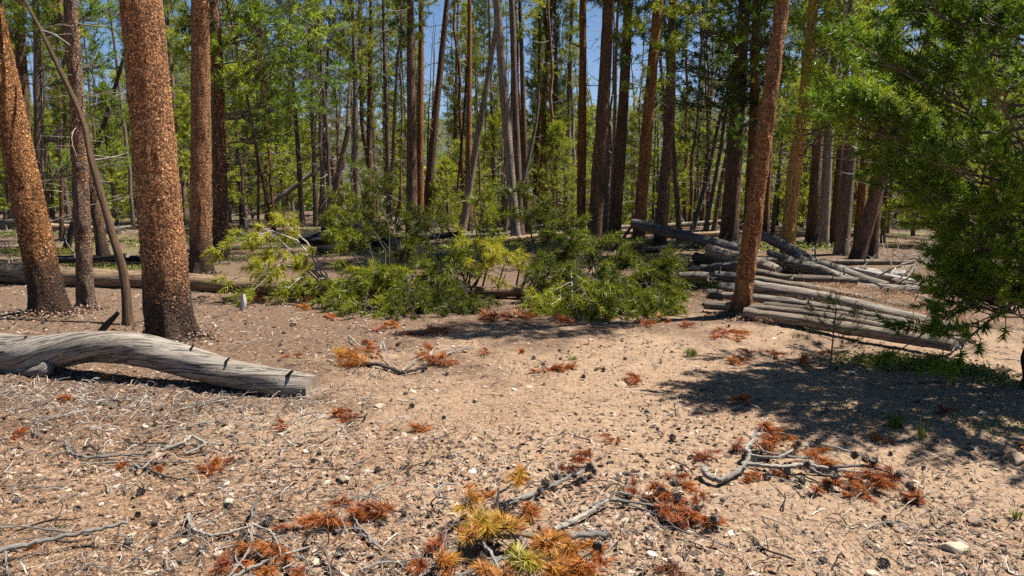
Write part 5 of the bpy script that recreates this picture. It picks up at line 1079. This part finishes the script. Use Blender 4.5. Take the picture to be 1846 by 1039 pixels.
# ------------------------------------------------------------------ litter nobody could count
def fan(n, y0, y1, ur=.8, seed=0):
    rng = rng_(seed); Yd = 1 / rng.uniform(1 / y1, 1 / y0, n); return rng, rng.uniform(-ur, ur, n) * Yd, Yd
rng, x, y = fan(40000, 2.2, 11.5, seed=21)
z = groundfine(x, y); s_ = (.0026 + .014 * rng.random(len(x)) ** 3.0) * (1 + .06 * y)
oc = np.array([[1, 0, 0], [0, 1, 0], [-1, 0, 0], [0, -1, 0], [0, 0, .7], [0, 0, -.5]]); of = np.array([[0, 1, 4], [1, 2, 4], [2, 3, 4], [3, 0, 4], [1, 0, 5], [2, 1, 5], [3, 2, 5], [0, 3, 5]])
az = rng.random(len(x)) * 6.28; ca, sa = np.cos(az)[:, None], np.sin(az)[:, None]
B_ = oc[None] * rng.uniform(.55, 1.25, (len(x), 6, 3)) + rng.normal(0, .12, (len(x), 6, 3))
V = np.stack([B_[..., 0] * ca - B_[..., 1] * sa, B_[..., 0] * sa + B_[..., 1] * ca, B_[..., 2]], -1) * s_[:, None, None] + np.stack([x, y, z + s_ * .1], -1)[:, None]
o_ = obj('gravel', mesh('gravel', V.reshape(-1, 3), [(np.arange(len(x))[:, None, None] * 6 + of).reshape(-1, 3)], M['gravel'], smooth=False)); tag(o_, 'fine tan gravel and soil crumbs over the clearing floor', 'gravel', kind='stuff')

rng, x, y = fan(235000, 2.2, 13.5, seed=22)
den = np.clip(.34 - .14 * x + .16 * (y - 4.2) + .95 * vnoise(x / .8, y / .8, 5.) + .3 * vnoise(x / .25, y / .25, 6.), .06, 1); k = rng.random(len(x)) < den; x, y = x[k], y[k]; n = len(x)
z = groundfine(x, y) + .002 + .008 * rng.random(n); az = rng.random(n) * 6.28; l = rng.uniform(.018, .055, n); dz = rng.normal(0, .12, n) * l
d = np.stack([np.cos(az) * l, np.sin(az) * l, dz], -1); wv = np.stack([-np.sin(az), np.cos(az), 0 * az], -1) * (.0009 + .00012 * y)[:, None]; o = np.stack([x, y, z], -1)
V = np.stack([o - wv, o + wv, o + d], 1).reshape(-1, 3)
o_ = obj('needle_litter', mesh('needle_litter', V, [np.arange(len(V)).reshape(-1, 3)], M['litter'], smooth=False)); tag(o_, 'fallen brown and orange pine needles carpeting the ground', 'needle litter', kind='stuff')

rng, x, y = fan(9000, 2.3, 13, seed=23)
den = np.clip(.34 - .12 * x + .55 * vnoise(x / 1.1, y / 1.1, 8.), .05, 1) + .9 * ((x < -1) & (y > 4.4) & (y < 5.6)); k = (rng.random(len(x)) < den) & (y + .12 * x < 40); x, y = x[k], y[k]
xx = rng.uniform(-4.2, -1.3, 1100); yy = 5.35 - .16 * (xx + 1.4) + rng.normal(-.35, .28, 1100); x = np.append(x, xx); y = np.append(y, yy); n = len(x)
l = rng.uniform(.03, .2, n) * (.7 + .05 * y); az = rng.random(n) * 6.28; cv = rng.normal(0, .9, n); s5 = np.linspace(0, 1, 5)
A_ = az[:, None] + cv[:, None] * s5; stp = l[:, None] / 5
P = np.stack([x[:, None] + np.cumsum(np.cos(A_) * stp, 1), y[:, None] + np.cumsum(np.sin(A_) * stp, 1), 0 * A_], -1)
P[..., 2] = groundfine(P[..., 0], P[..., 1]) + .004 + rng.random((n, 1)) * .03 * np.sin(s5 * 3.1) + rng.random((n, 1)) ** 4 * .05 * s5
V, f = tubes(P, (rng.uniform(.0012, .0034, n) * (1 + .05 * y))[:, None] * np.linspace(1, .5, 5), 3)
o_ = obj('stick_litter', mesh('stick_litter', V, [f], M['sticks'])); tag(o_, 'small grey sticks and twig fragments scattered over the floor', 'stick litter', kind='stuff')

rng, x, y = fan(30000, 2.2, 12, seed=25)
den = np.clip(.3 - .16 * x + 1.0 * vnoise(x / .7, y / .7, 15.), .04, 1); k = rng.random(len(x)) < den; x, y = x[k], y[k]; n = len(x)
az = rng.random(n) * 6.28; l = rng.uniform(.006, .028, n) * (1 + .05 * y); u_ = np.stack([np.cos(az), np.sin(az), rng.normal(0, .35, n)], -1) * l[:, None]; v_ = np.stack([-np.sin(az), np.cos(az), rng.normal(0, .35, n)], -1) * (l * rng.uniform(.25, .6, n))[:, None]
o = np.stack([x, y, groundfine(x, y) + .006], -1); V = np.stack([o - u_, o - v_ * .9, o + u_ * .9, o + v_], 1).reshape(-1, 3)
o_ = obj('bark_chips', mesh('bark_chips', V, [np.arange(len(V)).reshape(-1, 4)], M['chips'], smooth=False)); tag(o_, 'dark and rusty bark chips scattered over the soil', 'bark chips', kind='stuff')

rng = rng_(28); xs = []
for bx, by, rr_ in [(95, 584, .26), (156, 566, .14), (309, 617, .30), (362, 496, .24), (1334, 574, .18), (399, 462, .24)]:
    d_ = ray(bx, by); Yb = d_[1] * CAMZ / -d_[2]; pb = at(bx, by, Yb); q_ = rr_ * (.8 + np.abs(rng.normal(0, .55, 1100))); az = rng.random(1100) * 6.28; xs.append(np.stack([pb[0] + q_ * np.cos(az), pb[1] + q_ * np.sin(az), .05 * np.exp(-(q_ - rr_) / .1) * rng.random(1100)], -1))
xs = np.concatenate(xs); n = len(xs); az = rng.random(n) * 6.28; l = rng.uniform(.008, .026, n); u_ = np.stack([np.cos(az), np.sin(az), rng.normal(0, .5, n)], -1) * l[:, None]; v_ = np.stack([-np.sin(az), np.cos(az), rng.normal(0, .5, n)], -1) * (l * .45)[:, None]
o = np.stack([xs[:, 0], xs[:, 1], groundfine(xs[:, 0], xs[:, 1]) + .006 + xs[:, 2]], -1); V = np.stack([o - u_, o - v_ * .9, o + u_ * .9, o + v_], 1).reshape(-1, 3)
o_ = obj('bark_chips', mesh('bark_chips', V, [np.arange(len(V)).reshape(-1, 4)], M['chips'], smooth=False)); tag(o_, 'shed bark scales heaped round the feet of the near trunks', 'bark chips', kind='stuff')

# needles lying on the pile between the logs
rng = rng_(24); n = 26000; px = rng.uniform(-1, 1, n); py = rng.uniform(-1, 1, n); x = 4.1 + px * 1.5 - py * .2; y = 9.0 + py * 1.0
z = groundz(x, y) + .02 + .06 * rng.random(n); az = rng.random(n) * 6.28; l = rng.uniform(.03, .06, n); d = np.stack([np.cos(az) * l, np.sin(az) * l, rng.normal(0, .2, n) * l], -1); wv = np.stack([-np.sin(az), np.cos(az), 0 * az], -1) * .0022; o = np.stack([x, y, z], -1)
V = np.stack([o - wv, o + wv, o + d], 1).reshape(-1, 3); o_ = obj('needle_litter', mesh('needle_litter', V, [np.arange(len(V)).reshape(-1, 3)], M['litter'], smooth=False)); tag(o_, 'drift of fallen orange-brown needles between the logs of the pile', 'needle litter', kind='stuff')

# ------------------------------------------------------------------ the air of the valley
def haze():
    x0, x1, y0, y1, z0, z1 = -5600, 5600, -150, 5300, -260, 640
    V = [(x, y, z) for z in (z0, z1) for y in (y0, y1) for x in (x0, x1)]
    Fq = [(0, 2, 3, 1), (4, 5, 7, 6), (0, 1, 5, 4), (2, 6, 7, 3), (0, 4, 6, 2), (1, 3, 7, 5)]
    m = bpy.data.materials.new('haze'); m.use_nodes = True; nt = m.node_tree; nt.nodes.remove(nt.nodes['Principled BSDF'])
    v = nt.nodes.new('ShaderNodeVolumePrincipled'); v.inputs['Color'].default_value = (.78, .87, 1.0, 1); v.inputs['Density'].default_value = .00005; v.inputs['Anisotropy'].default_value = .25
    nt.links.new(v.outputs[0], nt.nodes['Material Output'].inputs['Volume'])
    o = obj('haze', mesh('haze', np.array(V, float), [np.array(Fq)], m, smooth=False)); tag(o, 'thin blue haze in the air over the valley', 'haze', kind='stuff')
haze()
